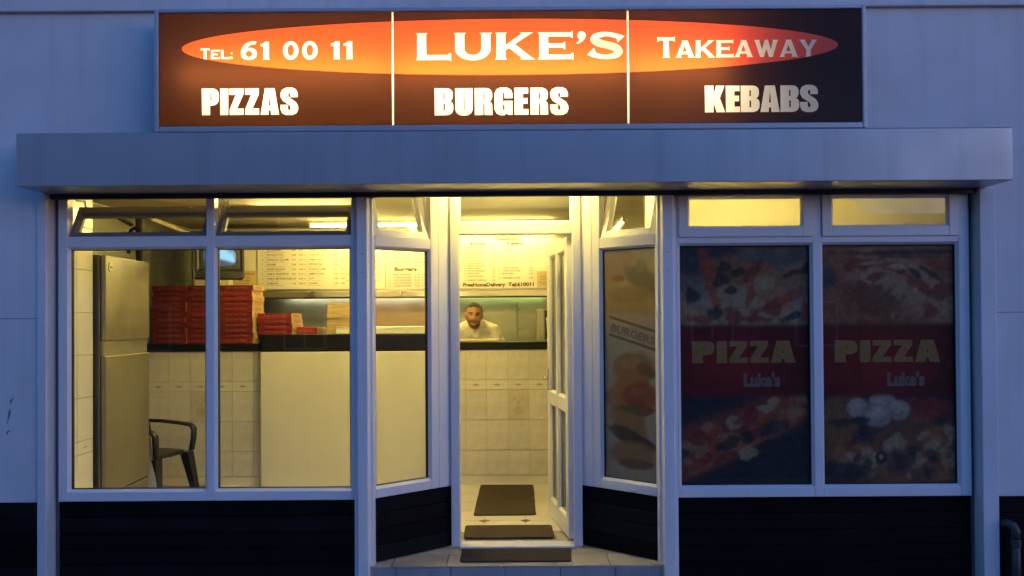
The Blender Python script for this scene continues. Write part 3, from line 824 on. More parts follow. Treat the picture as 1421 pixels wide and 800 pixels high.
def piece(mb_, xa, xb):
    me = bpy.data.meshes.new('p'); me.from_pydata(mb_.v, [], mb_.f)
    bm = bmesh.new(); bm.from_mesh(me); bmesh.ops.remove_doubles(bm, verts=bm.verts, dist=1e-5)
    for xx, nx in ((xa, -1), (xb, 1)):
        bmesh.ops.bisect_plane(bm, geom=bm.verts[:]+bm.edges[:]+bm.faces[:], plane_co=(xx, 0, 0), plane_no=(nx, 0, 0), clear_outer=True, dist=1e-6)
    for f in bm.faces: f.normal_update()
    fl = [f for f in bm.faces if f.normal.y > 0]
    if fl: bmesh.ops.reverse_faces(bm, faces=fl)
    bm.to_mesh(me); bm.free()
    return me
for xa, xb in ((fx0, j1-gw), (j1+gw, j2-gw), (j2+gw, fx1)):
    me = piece(layers['sign_black'], xa, xb); me.materials.append(M['sign_black'])
    pan = obj('face_panel', me, sign)
    me = piece(layers['sign_red'], xa, xb); me.materials.append(M['sign_red'])
    obj('oval_field', me, pan)
    for o, c in up+lo:
        if xa < sum(p[0] for p in o)/len(o) < xb:
            pts, tr = tess([o]+c)
            lm = bpy.data.meshes.new('letter'); lm.from_pydata([(x, 0, z) for x, z in pts], [], tr); lm.materials.append(M['sign_white'])
            obj('letter', lm, pan)
for j in (j1, j2):
    MB().add([(j-gw, 0, fz0), (j+gw, 0, fz0), (j+gw, 0, fz1), (j-gw, 0, fz1)], [(0, 1, 2, 3)]).build('joint_strip', M['sign_white'], sign)
zm = (sz0+sz1)/2-.02
for xa, xb in ((P(246, 95).x, P(536, 95).x), (P(548, 95).x, P(866, 95).x), (P(880, 95).x, P(1012, 95).x)):
    MB().tube([(xa, .10, zm), (xb, .10, zm)], .014, 10).build('tube', M['tube_sign'], sign)
dead = mat('dead_tube', (0.6, 0.6, 0.58), 0.3)
MB().tube([(P(1020, 95).x, .10, zm), (P(1190, 95).x, .10, zm)], .014, 10).build('tube', dead, sign)
#SIGN_END

# ================================================================== INTERIOR THINGS
# ---- lamps
def batten(loc, ln, label, m=None, rotz=0.0):
    t = empty('ceiling_lamp', loc, rotz)
    tag(t, label, 'lamp', 'fluorescent battens inside the shop')
    bx('housing', -ln/2-.03, ln/2+.03, -.035, .035, -.03, -.001, M['white_plastic'], t, 0.006)
    MB().tube([(-ln/2, 0, -.046), (ln/2, 0, -.046)], .013, 10).build('tube', m or M['tube'], t)
    for x in (-ln/2-.014, ln/2+.014): bx('end_cap', x-.012, x+.012, -.014, .014, -.062, -.031, M['white_plastic'], t, 0.003)
    return t
batten((-2.14, 7.15-D0, ZCE), .36, 'left one of two short tubes seen through the open vent at the left')
batten((-1.70, 7.15-D0, ZCE), .36, 'right one of two short tubes seen through the open vent at the left')
batten((-1.55, 8.30-D0, ZCE), 1.15, 'tube on the ceiling in front of the pizza menu board', M['tube_menu'])
batten((-.12, 8.30-D0, ZCE), 1.0, 'tube on the ceiling in front of the kebab menu board', M['tube_menu'])
batten((-1.25, 6.2-D0, ZCE), 1.1, 'added fill tube on the ceiling over the customer area', M['tube_fill'])  # unseen lamp added to brighten the counter panel and the face
batten((1.35, 5.85-D0, ZCE), .9, 'tube on the ceiling behind the frosted vents at the right', M['tube'])

# ---- counters
ctr = empty('tiled_counter', (0, 7.49-D0, FL))
tag(ctr, 'cream tiled counter with a narrow black top facing the door', 'counter')
CT = H(-.222)-FL
bx('body', -3.64, 1.25, .008, .34, 0, CT-.07, M['grout'], ctr)
bx('worktop', -3.645, 1.28, -.02, .42, CT-.068, CT, M['counter_black'], ctr, 0.006)
tile_rows = []
zz = CT-.075
for hh in (.284, .094, .284, .284, .236): tile_rows.append((zz-hh+.003, zz, hh)); zz -= hh
skirt_top = zz
bx('skirting_tile', -3.64, 1.2, -.006, .008, .0, skirt_top-.002, M['tile'], ctr, 0.002)
xj = at(646, 560, 7.49).x
tm = {}
for hh in set(r[2] for r in tile_rows):
    for k in ('tile', 'tile_b', 'tile_motif'):
        tm[(hh, k)] = MB().box(.0015, .1985, 0, .008, .0015, hh-.0035).mesh('tile', M[k])
def flat(polys, y=-.0006):
    m_ = MB()
    for p in polys: m_.add([(a, y, b) for a, b in p], [tuple(range(len(p)))])
    return m_
bord = flat([[(.06, .046), (.10, .034), (.14, .046), (.10, .058)], [(.03, .044), (.055, .046), (.03, .049)], [(.17, .044), (.145, .046), (.17, .049)]]).mesh('border_motif', M['motif'])
soft = flat([[(.05, .06), (.10, .05), (.15, .06), (.16, .14), (.14, .22), (.10, .235), (.06, .22), (.04, .14)]]).mesh('relief_motif', M['motif_soft'])
jug = flat([[(.07, .05), (.13, .05), (.145, .09), (.12, .13), (.08, .13), (.055, .09)], [(.085, .14), (.115, .14), (.11, .18), (.09, .18)], [(.045, .17), (.08, .20), (.06, .225)], [(.12, .19), (.155, .20), (.13, .235)], [(.09, .21), (.105, .205), (.115, .245)]]).mesh('jug_motif', M['motif_soft'])
motif_cols = {at(718, 560, 7.49).x, at(265, 568, 7.49).x, at(430, 560, 7.49).x}
for ri, (z0, z1, hh) in enumerate(tile_rows):
    for k in range(-17, 8):
        x = xj+k*.2
        if x < -3.64 or x > 1.05: continue
        is_m = ri == 2 and any(x < q < x+.2 for q in motif_cols)
        kind = 'tile_motif' if is_m else ('tile' if hh < .1 else 'tile_b')
        t = obj('wall_tile', tm[(hh, kind)], ctr, loc=(x, random.uniform(-.0008, .0008), z0))
        if hh < .1: obj('border_motif', bord, t)
        elif is_m: obj('jug_motif', jug, t)
# white fronted counter section
c2 = empty('panelled_counter', (0, 7.38-D0, FL))
tag(c2, 'plain cream panelled counter with a deep black upstand behind the left window', 'counter')
xa, xb = at(362, 560, 7.38).x, -.66
ut, ub = H(-.138)-FL, H(-.30)-FL
bx('front_panel', xa, xb, 0, .10, .0, ub, M['panel_white'], c2, 0.005)
bx('upstand', xa-.002, xb+.002, .004, .12, ub+.001, ut, M['counter_black'], c2, 0.006)
bx('shelf', xa, xb, .125, .50, ut-.03, ut-.002, M['counter_black'], c2, 0.004)

# ---- back of the kitchen: hood, steel lining
hood = empty('extractor_hood', (0, 8.5-D0, 0))
tag(hood, 'long stainless steel extractor hood carrying the menu boards', 'hood')
bx('canopy', -3.2, 1.2, .022, .43, H(.33), H(.93), M['steel_dull'], hood, 0.004)
bx('lip', -3.25, 1.25, -.05, .02, H(.235), H(.300), M['steel'], hood, 0.006)
bx('lip_ledge', -3.25, 1.25, -.02, .43, H(.302), H(.328), M['steel_dull'], hood, 0.004)  # dull steel ledge between lip and canopy
bx('gutter', -3.25, 1.25, -.035, -.01, H(.222), H(.2335), M['dark'], hood)
for x0, x1 in ((-3.2, -2.05), (-2.045, -.95), (-.945, .02), (.025, 1.2)):
    bx('splashback', x0, x1, .41, .42, FL, H(.33), M['splash'], hood, 0.002)
for x in (-1.0, .0):
    MB().tube([(x+.05, .408, H(.1)), (x+.05, .404, H(.1))], .008, 8).build('rivet', M['dark'], hood)
    MB().tube([(x+.05, .408, H(-.12)), (x+.05, .404, H(-.12))], .008, 8).build('rivet', M['dark'], hood)
MB().tube([(-.75, .22, H(.27)), (.35, .22, H(.27))], .013, 10).build('hood_tube', M['tube_green'], hood)
MB().tube([(-2.6, .22, H(.27)), (-.95, .22, H(.27))], .013, 10).build('hood_tube', M['tube_hood'], hood)

# ---- menu boards
bp0 = bx('blank_panel', -3.19, -2.78, 8.5-D0, 8.5-D0+.018, H(.318), H(.862), M['menu'], None, 0.002)
tag(bp0, 'blank cream panel between the television and the pizza menu board', 'panel')
MZ0, MZ1 = H(.318), H(.862)
def board(x0, x1, label, lines, heads):
    t = empty('menu_board', ((x0+x1)/2, 8.5-D0, MZ0))
    tag(t, label, 'menu board')
    wd = x1-x0; h = MZ1-MZ0
    bx('board', -wd/2, wd/2, 0, .018, 0, h, M['menu'], t, 0.002)
    f = MB()
    f.box(-wd/2-.004, -wd/2, -.004, .02, 0, h).box(wd/2, wd/2+.004, -.004, .02, 0, h).box(-wd/2, wd/2, -.006, .02, -.014, -.0005)
    f.build('trim', M['menu_frame'], t)
    L = []
    for (s, x, z, hh, w_, mi) in lines: L.append((s, x-wd/2, z, hh, w_, mi))
    if L:
        o = obj('small_print', text_mesh('small_print', L, [M['ink_soft'], M['ink']], .012), t, loc=(0, -.001, 0)); o['kind'] = 'stuff'
    if heads:
        Hh = [(s, x-wd/2, z, hh, w_, 0) for (s, x, z, hh, w_) in heads]
        obj('heading', text_mesh('heading', Hh, [M['ink_head']], .04), t, loc=(0, -.0015, 0))
    return t
names = ['MARGHERITA', 'AL FUNGHI', 'PROSCIUTTO', 'FUNGHI & SALAMI', 'SALAMI', 'VEGETARIANO', 'HAM & PINEAPPLE', 'HAM & MUSHROOM', 'ROMANA']
names2 = ['SPECIAL SEASON', 'FOUR SEASONS', 'TUNA & SWEETCORN', 'HAM & EGG', 'PEPPERONI', 'TUNA & HAM', 'AMERICANA', 'HOT', 'DONER']
lines = []
X1a, X1b = at(357, 370, 8.5).x, at(534.5, 370, 8.5).x
for c, (nm, xo) in enumerate(((names, .05), (names2, .50))):
    for i, s in enumerate(nm):
        z = .47-i*.051
        lines.append((str(i+1+9*c)+'.', xo, z, .018, None, 0))
        lines.append((s, xo+.05, z, .021, None, 1))
        lines.append(('tomato, cheese, oregano', xo+.02, z-.017, .009, .15+.09*random.random(), 0))
        for q in range(2): lines.append((f'{3+i%4}.{(i*37+q*50)%90+10}', xo+.32+.075*q, z, .019, .042, 1))
for i in range(6):
    lines.append((f'{19+i}.', .95, .43-i*.068, .018, None, 0)); lines.append(('CALZONE HOT', .99, .43-i*.068, .02, .16, 1)); lines.append((f'{4+i%3}.50', 1.26, .43-i*.068, .019, .045, 1))
board(X1a, X1b, 'widest menu board, two columns of pizzas, seen through the left window', lines, [])
lines = []
X2a, X2b = X1b+.008, at(636.5, 370, 8.5).x
for i in range(8):
    z = .47-i*.036 if i < 4 else .30-(i-2)*.0
for i in range(6):
    z = .49-i*.042
    lines += [(f'{i+25}.', .03, z, .014, None, 0), ('LARGE DONER', .08, z, .018, .17, 1), (f'{4+i%3}.20', .31, z, .018, .05, 1), (f'{6+i%3}.50', .385, z, .018, .05, 1)]
for i, s in enumerate(['BEEF BURGER', 'CHEESE BURGER', 'CHICKEN BURGER', 'HALF POUNDER', 'DOUBLE BURGER']):
    z = .15-i*.030
    lines += [(f'{i+40}.', .03, z, .014, None, 0), (s, .08, z, .017, .19, 1), (f'{2+i%3}.10', .31, z, .017, .05, 1), (f'{3+i%3}.40', .385, z, .017, .05, 1)]
board(X2a, X2b, 'menu board headed Burgers seen through the lobby side window', lines, [('Burgers', .09, .198, .040, .24)])
lines = []
X3a, X3b = X2b+.008, .50
ox = at(637, 370, 8.5).x-X3a
def mx(px): return at(px, 370, 8.5).x-X3a
def mz(py): return at(700, py, 8.5).z-MZ0
for i, py in enumerate((344, 348, 351.5, 355, 358.5, 363, 367, 370, 373.5, 377, 380.5, 384.5, 390)):
    lines += [(f'{i+50}.', mx(644), mz(py), .014, .02, 0), (['CHEESE TOPPING', 'SIDE SALAD', 'GARLIC BREAD', 'PITTA BREAD', 'LARGE CHIPS', 'ONION RINGS'][i % 6], mx(648), mz(py), .016, .13+.1*((i*7) % 5)/5, 1 if i > 7 else 0), (f'{1+i%2}.{20+i}', mx(682), mz(py), .016, .035, 1 if i > 7 else 0)]  # upper rows in paler ink, putting the lamp's wash-out into the colour
for i, py in enumerate((348, 357, 364.5, 373, 377, 381, 387)):
    lines += [(f'{i+70}.', mx(692), mz(py), .014, .022, 0), (['DONER KEBAB', 'SHISH KEBAB', 'CHICKEN KEBAB', 'DONER & CHICKEN KEBAB', 'DONER & SHISH KEBAB', 'MIXED KEBAB', 'KEBAB MEAT & CHIPS'][i], mx(697), mz(py), .017, .12+.018*min(i, 4) if i != 5 else .12, 1 if i > 2 else 0), (f'{4+i%3}.60', mx(734), mz(py), .017, .04, 1 if i > 2 else 0)]  # upper kebab rows also paler, washed out by ink colour
board(X3a, X3b, 'menu board headed Extras and Kebabs above the man', lines,
      [('Extras', mx(653.5), mz(340), .034, .155), ('Kebabs', mx(703.5), mz(340), .036, .175), ('FreeHomeDelivery', mx(642.5), mz(397.5), .040, .45), ('Tel:610011', mx(705), mz(397.5), .040, .275)])
nt_ = bx('paper_notice', mx(745)+X3a, mx(766)+X3a, 8.5-D0-.012, 8.5-D0-.008, MZ0+.005, mz(377)+MZ0, M['paper'])
tag(nt_, 'small tan notice stuck to the corner of the Kebabs menu board', 'notice')
nl = [('NOTICE' if False else 'OPENING', .03, .12, .012, .08, 0), ('HOURS', .04, .095, .012, .06, 0), ('OPEN DAILY', .02, .06, .012, .1, 0), ('UNTIL LATE', .04, .038, .012, .09, 0)]
obj('print', text_mesh('print', nl, [M['ink']], .004), nt_, loc=(mx(745)+X3a, 8.5-D0-.0128, MZ0))
pc = bx('paper_label', at(687, 330, 8.48).x, at(721, 330, 8.48).x, 8.48-D0, 8.48-D0+.003, MZ1-.012, MZ1+.07, M['paper'])
tag(pc, 'plain tan card hanging above the Kebabs heading', 'card')

# ---- pizza boxes
BW, BD_, BH = .323, .323, .0503
bmsh = MB()
def pizza_box_mesh(name, front, side):
    m_ = MB()
    x0, x1, h = -BW/2, BW/2, BH-.0015
    m_.add([(x0,-BD_/2,0),(x1,-BD_/2,0),(x1,-BD_/2,h),(x0,-BD_/2,h)], [(0,1,2,3)], 0)
    m_.add([(x0,BD_/2,0),(x1,BD_/2,0),(x1,BD_/2,h),(x0,BD_/2,h)], [(0,3,2,1)], 1)
    m_.add([(x0,-BD_/2,0),(x0,BD_/2,0),(x0,BD_/2,h),(x0,-BD_/2,h)], [(0,3,2,1)], 1)
    m_.add([(x1,-BD_/2,0),(x1,BD_/2,0),(x1,BD_/2,h),(x1,-BD_/2,h)], [(0,1,2,3)], 1)
    m_.add([(x0,-BD_/2,h),(x1,-BD_/2,h),(x1,BD_/2,h),(x0,BD_/2,h)], [(0,1,2,3)], 0)
    m_.add([(x0,-BD_/2,0),(x1,-BD_/2,0),(x1,BD_/2,0),(x0,BD_/2,0)], [(0,3,2,1)], 1)
    # lid flap slot and tuck
    m_.box(x0+.03, x1-.03, -BD_/2-.0012, -BD_/2, .002, .006, 0)
    return m_.mesh(name, [front, side])
bm_red = pizza_box_mesh('pizza_box', M['box_red'], M['box_card'])
bm_card = pizza_box_mesh('card_box', M['box_card'], M['box_card'])
txt_red = text_mesh('slogan', [('Enjoy your Pizza', -.095, .018, .018, .20, 0)], [M['box_print']], .012)
txt_card = text_mesh('slogan', [('Enjoy your Pizza', -.105, .016, .020, .21, 0)], [M['motif']], .02)
txt_side = text_mesh('side_print', [('PIZZA', -.09, .012, .026, .18, 0)], [M['box_print_dark']], .02)
ORD = ['top', 'second', 'third', 'fourth', 'fifth', 'sixth', 'seventh', 'eighth', 'ninth', 'tenth', 'eleventh', 'twelfth']
def stack(x, d, zbase, n, rot, what, group, card=False, jit=.008):
    for k in range(n):
        o = obj('pizza_box', bm_card if card else bm_red, None, loc=(x+random.uniform(-jit, jit), d-D0+BD_/2+random.uniform(-jit, jit), zbase+k*BH), rotz=rot+random.uniform(-.025, .025))
        i = n-1-k
        lab = (f'{ORD[i]} box' if i == 0 else f'{ORD[i]} box from the top')+f' in {what}'
        tag(o, lab, 'pizza box', group)
        obj('slogan', txt_card if card else txt_red, o, loc=(0, -BD_/2-.0016, 0))
        s = obj('side_print', txt_side, o, loc=(BW/2+.0008, 0, 0), rotz=PI/2)
CTZ = FL+CT+.001
gx = lambda px, d: at(px, 440, d).x
stack(gx(235, 7.53)-.0, 7.53, CTZ, 11, .0, 'the leftmost tall red stack', 'pizza boxes on the counter')
stack(gx(281.5, 7.53)+.005, 7.53, CTZ, 11, .0, 'the red stack behind the window mullion', 'pizza boxes on the counter')
stack(gx(327.5, 7.50)+.0, 7.50, CTZ, 11, -.03, 'the tall red stack right of the mullion', 'pizza boxes on the counter')
for k in range(7):
    o = obj('pizza_box', bm_card, None, loc=(gx(203, 7.95)+random.uniform(-.01, .01), 7.95-D0+.17, CTZ-.02+k*BH*1.25), rotz=.1+random.uniform(-.06, .06))
    tag(o, (f'{ORD[6-k]} plain card box' if k == 6 else f'{ORD[6-k]} plain card box from the top')+' in the stack by the fridge', 'pizza box', 'pizza boxes on the counter')
UTZ = FL+ut
stack(gx(386, 7.6)-.01, 7.56, UTZ-.001, 4, -.05, 'the low red stack beside the tall ones', 'pizza boxes on the counter')
o = obj('pizza_box', bm_red, None, loc=(gx(424, 7.66), 7.66-D0+.16, UTZ-.001), rotz=-.06)
o.scale = (.72, .9, 1.35)
tag(o, 'single small red box lying right of the low red stack', 'pizza box', 'pizza boxes on the counter')
obj('slogan', txt_red, o, loc=(0, -BD_/2-.0016, 0))
stack(gx(477, 7.6)+.0, 7.58, UTZ-.001, 6, .05, 'the plain brown stack beside the corner post', 'pizza boxes on the counter', card=True, jit=.008)
tray = empty('serving_tray', (at(529, 458, 7.45).x, 7.44-D0+.05, UTZ+.0005))
tag(tray, 'long low white tray with a steel rim on the black upstand', 'tray')
tw = .43
bx('tray_body', -tw, tw, -.03, .22, 0, .058, M['white_plastic'], tray, 0.006)
bx('rim', -tw-.005, tw+.005, -.035, .225, .0585, .066, M['steel'], tray, 0.003)

# ---- fridge
fz0 = FL
fd = empty('steel_fridge', (-3.20, 5.93-D0, fz0), math.radians(3.0))
tag(fd, 'tall stainless steel fridge by the left end of the window', 'fridge')
fh = H(.468)-fz0
bx('cabinet', -.31, .262, -.375, .375, .10, fh, M['fridge'], fd, 0.006)
dmid0, dmid1 = H(-.25)-fz0, H(-.14)-fz0
bx('door', .266, .302, -.372, .372, dmid1, fh-.004, M['fridge'], fd, 0.006)
bx('door', .266, .302, -.372, .372, .335, dmid0, M['fridge'], fd, 0.006)
bx('handle_strip', .263, .285, -.372, .372, dmid0+.002, dmid1-.002, M['steel_dull'], fd)
bx('vent_panel', .263, .296, -.372, .372, .11, .325, M['fridge'], fd, 0.004)
bx('gasket', .2625, .2655, -.365, .365, .34, fh-.01, M['dark_joint'], fd)
lk = MB()
lk.tube([(.3025, -.30, fh-.085), (.307, -.30, fh-.085)], .036, 24)
lk.build('badge', M['steel_dull'], fd)
bx('badge_mark', .3072, .309, -.318, -.282, fh-.090, fh-.080, M['dark'], fd)
bx('vent_grille', .2965, .2985, .18, .25, .18, .25, M['dark'], fd)
for a in (-.26, .24):
    for b in (-.32, .32): MB().tube([(a, b, 0), (a, b, .10)], .02, 10).build('foot', M['dark'], fd)

# ---- television on a bracket
tv = empty('television', at(303, 366, 6.95), math.radians(24))
tag(tv, 'small black tube television on a bracket above the pizza boxes', 'television')
tv.rotation_euler[0] = math.radians(-9)
m_ = MB()
def rr(wd, h, y, rad=.02, cz=0):
    pts = []
    for cx_, cz_, a0 in ((wd/2-rad, h/2-rad, 0), (-wd/2+rad, h/2-rad, 90), (-wd/2+rad, -h/2+rad, 180), (wd/2-rad, -h/2+rad, 270)):
        pts += [(p, y, q+cz) for p, q in arc(cx_, cz_, rad, rad, a0, a0+90, 4)]
    return pts
m_.loft([rr(.40, .32, -.16), rr(.40, .32, -.06), rr(.34, .27, .06), rr(.22, .18, .20)])
m_.build('casing', M['plastic_dark'], tv)
m_ = MB(); m_.ring(-.185, .185, -.10, .145, .022, -.168, -.158, -.155); m_.build('bezel', M['plastic_black'], tv, 0.004)
# screen as a coloured grid (a lit picture)
def paint_grid(name, x0, x1, z0, z1, nx, nz, fn, m, parent=None, y=0.0, curve=0.0):
    vs = []; cols = []
    for j in range(nz+1):
        for i in range(nx+1):
            u, v = i/nx, j/nz
            vs.append((x0+(x1-x0)*u, y-curve*(1-(2*u-1)**2)*(1-(2*v-1)**2), z0+(z1-z0)*v))
    U, V = np.meshgrid(np.linspace(0, 1, nx+1), np.linspace(0, 1, nz+1))
    colr = fn(U.ravel(), V.ravel())
    fs = [(j*(nx+1)+i, j*(nx+1)+i+1, (j+1)*(nx+1)+i+1, (j+1)*(nx+1)+i) for j in range(nz) for i in range(nx)]
    me = bpy.data.meshes.new(name); me.from_pydata(vs, [], fs); me.materials.append(m)
    ca = me.color_attributes.new('col', 'FLOAT_COLOR', 'POINT')
    ca.data.foreach_set('color', np.column_stack([colr, np.ones(len(colr))]).astype(np.float32).ravel())
    return obj(name, me, parent)
scr = bpy.data.materials.new('tv_screen'); n, l, b = nodes_of(scr)
aa = n.new('ShaderNodeAttribute'); aa.attribute_name = 'col'
b.inputs['Base Color'].default_value = (.02, .02, .025, 1); b.inputs['Roughness'].default_value = .1
l.new(aa.outputs['Color'], b.inputs['Emission Color']); b.inputs['Emission Strength'].default_value = 0.13
def sfn(u, v):
    base = np.stack([.035+.02*v, .045+.03*v, .07+.05*v], 1)
    q = ((u-.45)*1.0+(v-.55)*.55)
    k = 1/(1+np.exp(-(0.30-np.maximum(np.abs(u-.68)*1.5, np.abs(v-.58+.35*(u-.68))*1.25))*40))
    k = k*(1-1/(1+np.exp(-(.10-np.abs(u-.88+.5*(v-.6)))*30))*.6)
    base += k[:, None]*np.array([.22, .46, .62])
    k2 = np.exp(-((u-.8)/.08)**2-((v-.45)/.25)**2)
    base += k2[:, None]*np.array([.05, .10, .22])
    return base
paint_grid('screen', -.165, .165, -.08, .125, 40, 26, sfn, scr, tv, -.158, .006)
bx('control_strip', -.18, .18, -.164, -.158, -.15, -.112, M['plastic_black'], tv, 0.003)
MB().tube([(0, .1, .1), (0, .12, .25), (0, .12, H(1.02)-tv.location.z)], .018, 8).build('bracket_arm', M['dark'], tv)
# hanging leads left of the television
lead = MB()
p = at(280, 348, 7.0); q = at(274, 380, 7.0)
lead.tube([p, (p+q)/2+Vector((.02, 0, 0)), q], .004, 6); lead.tube([p+Vector((-.03, .01, .02)), (p+q)/2+Vector((-.03, 0, 0)), q+Vector((.0, .01, .01))], .004, 6)
tag(lead.build('hanging_lead', M['white_plastic'], None, smooth=True), 'thin pale leads dangling left of the television', 'cable')
lp = MB(); lp.tube([q+Vector((0, -.002, -.002)), q+Vector((0, 0, -.035))], [.012, .014], 10)
tag(lp.build('plug', M['cream'], None), 'pale plug hanging at the end of the leads by the television', 'plug')
# warning notice and cartons behind the boxes
p0, p1 = at(320, 412, 8.3), at(355.5, 376, 8.3)
wn = bx('warning_notice', p0.x, p1.x, 8.3-D0, 8.3-D0+.006, p0.z, p1.z, M['paper'])
tag(wn, 'tan notice headed WARNING in red between television and menu board', 'notice')
L = [('WARNING', .012, .225, .026, .24, 0)]
for i in range(5): L.append((['NO SMOKING ON', 'THESE PREMISES', 'PLEASE KEEP', 'THE DOOR', 'CLOSED'][i], .05+.03*(i % 2), .190-i*.03, .016, .15-.02*(i % 2), 0))
obj('print', text_mesh('print', L, [M['warn_red']], .01), wn, loc=(p0.x, 8.3-D0-.001, p0.z))
for a, b_, d, lab in (((270, 398), (291, 384), 7.95, 'pale carton on the tall boxes left of the mullion'), ((304, 398), (317, 385), 7.95, 'pale carton under the television right of the mullion')):
    q0, q1 = at(*a, d), at(*b_, d)
    o = empty('carton', ((q0.x+q1.x)/2, d-D0, FL+CT+.0))
    tag(o, lab, 'carton')
    hw = (q1.x-q0.x)/2
    bx('carton_body', -hw, hw, 0, .12, 0, q1.z-o.location.z, M['cream'], o, 0.003)
    bx('carton_flap', -hw-.003, hw+.003, -.004, .06, q1.z-o.location.z+.001, q1.z-o.location.z+.005, M['cream'], o)
# black extract pipe behind the fridge
pp = MB()
a = [at(192, 300, 6.75), at(192.5, 330, 6.75), at(193, 375, 6.75)]
pp.tube(a, .028, 12)
b_ = [at(178, 352, 6.75), at(178.5, 330, 6.75), at(181, 320, 6.75), at(186, 316.5, 6.75), at(191, 320, 6.75), at(192.5, 326, 6.75)]
pp.tube(b_, .016, 10)
pp.tube([at(182, 312, 6.75), at(160, 300, 6.6)], .02, 8)
tag(pp.build('black_pipe', M['dark'], None, smooth=True), 'black pipe with a hooped branch rising behind the fridge', 'pipe')
for (u0, u1, d0_, d1_, r_, mm, lab) in (((208, 303), (266, 326), 6.3, 7.4, .016, 'cream', 'pale conduit running diagonally under the ceiling at the left'),):
    c_ = MB(); q0, q1 = at(*u0, d0_), at(*u1, d1_)
    c_.tube([q0, q0.lerp(q1, .5)+Vector((0, 0, .003)), q1], r_, 4)
    tag(c_.build('conduit', M[mm], None), lab, 'conduit')

# ---- black plastic garden chair and leaning board
ch = empty('garden_chair', (-3.14, 6.85-D0, FL), math.radians(75))
tag(ch, 'black plastic garden armchair standing in front of the tiled counter', 'chair')
# local: faces -y, seat .42 high
s = MB()
ring = lambda z, e, dz=0: [(x*e, y*e, z+dz*(-y)) for x, y in [(.22*math.copysign(abs(math.cos(a))**.5, math.cos(a)), .21*math.copysign(abs(math.sin(a))**.5, math.sin(a))) for a in [i*2*PI/20 for i in range(20)]]]
s.loft([ring(.395, .97), ring(.425, 1.0), ring(.43, .9)])
s.build('seat', M['plastic_black'], ch, smooth=False, bevel=.004)
bk = MB()
for i in range(7):
    x = -.18+i*.06
    bk.tube([(x*.95, .20, .43), (x, .235, .62), (x*.98, .27, .80)], [.017, .016, .018], 6)
bk.tube([(-.22, .20, .42), (-.235, .24, .62), (-.20, .275, .82), (-.10, .29, .86), (.10, .29, .86), (.20, .275, .82), (.235, .24, .62), (.22, .20, .42)], .022, 8)
bk.build('backrest', M['plastic_black'], ch, smooth=True)
for sx in (-1, 1):
    ar = MB()
    arm = [(sx*.235, .24, .665), (sx*.255, .10, .66), (sx*.262, -.06, .648), (sx*.25, -.20, .635), (sx*.245, -.235, .60), (sx*.24, -.235, .52), (sx*.225, -.225, .42)]
    rings = []
    for i, (x, y, z_) in enumerate(arm):
        h1, h2 = (.034, .016) if i < 4 else (.032, .022)
        v = Vector(arm[min(i+1, 6)])-Vector(arm[max(i-1, 0)]); v.normalize()
        nrm = v.cross(Vector((1, 0, 0))).normalized()
        rings.append([Vector((x, y, z_))+Vector((1, 0, 0))*h1*ca+nrm*h2*sa for ca, sa in [(math.cos(q*PI/4+PI/8), math.sin(q*PI/4+PI/8)) for q in range(8)]])
    ar.loft(rings)
    ar.build('armrest', M['plastic_black'], ch, smooth=True)
    for sy in (-1, 1):
        lg = MB()
        top = Vector((sx*.20, sy*.19, .41)); bot = Vector((sx*.245, sy*(.265 if sy < 0 else .27), .0))
        rings = []
        for k in range(5):
            c_ = top.lerp(bot, k/4); wd = .062-.026*k/4
            rings.append([c_+Vector((ax*wd*.7, ay*wd*.7, 0)) for ax, ay in ((-1, -1), (1, -1), (1, 1), (-1, 1))])
        lg.loft(rings)
        lg.build('leg', M['plastic_black'], ch, bevel=.006)
q = at(209, 640, 6.55)
lb = MB()
lb.add([(0, 0, 0), (.10, 0, 0), (.10, .012, 0), (0, .012, 0), (-.06, .10, .62), (-.02, .10, .62), (-.02, .112, .62), (-.06, .112, .62)], [(0,3,2,1),(4,5,6,7),(0,1,5,4),(1,2,6,5),(2,3,7,6),(3,0,4,7)])
tag(lb.build('white_board', M['white_plastic'], None, 0.003, loc=(q.x, 6.50-D0, FL)), 'narrow white board leaning beside the fridge and black chair', 'board')

# ---- machine at the right end behind the counter
mc = empty('kebab_grill', (at(770, 460, 8.55).x, 8.46-D0, FL))
tag(mc, 'dark upright grill against the steel wall beyond the door', 'grill')
hh = at(750, 429, 8.5).z-FL
bx('cabinet', -.19, .40, 0, .40, 0, hh, M['steel_dull'], mc, 0.006)
bx('opening', -.11, .38, -.006, .01, .85, hh-.02, M['dark'], mc)
bx('side_frame', -.195, -.115, -.012, .0, .8, hh, M['steel'], mc, 0.004)
cu = empty('cup_dispenser', (at(766, 460, 7.75).x, 7.75-D0, FL+CT+.001))
tag(cu, 'white stacked tubs on the counter beside the open door', 'tub')
zt = at(760, 441, 7.75).z-cu.location.z
MB().tube([(0, 0, 0), (0, 0, .015), (0, 0, .02), (0, 0, zt-.14)], [.055, .055, .045, .045], 20).build('lower_tub', M['white_plastic'], cu, smooth=False)
MB().tube([(0, 0, zt-.138), (0, 0, zt-.03)], [.048, .055], 20).build('upper_tub', M['white_plastic'], cu)
MB().tube([(0, 0, zt-.028), (0, 0, zt)], .060, 20).build('lid', M['white_plastic'], cu, 0.003)
sl = bx('paper_tray', at(632, 473, 7.55).x, at(693, 473, 7.55).x, 7.52-D0, 7.72-D0, FL+CT+.0015, FL+CT+.026, M['cream'], None, 0.004)
tag(sl, 'flat cream tray on the black counter in front of the man', 'tray')

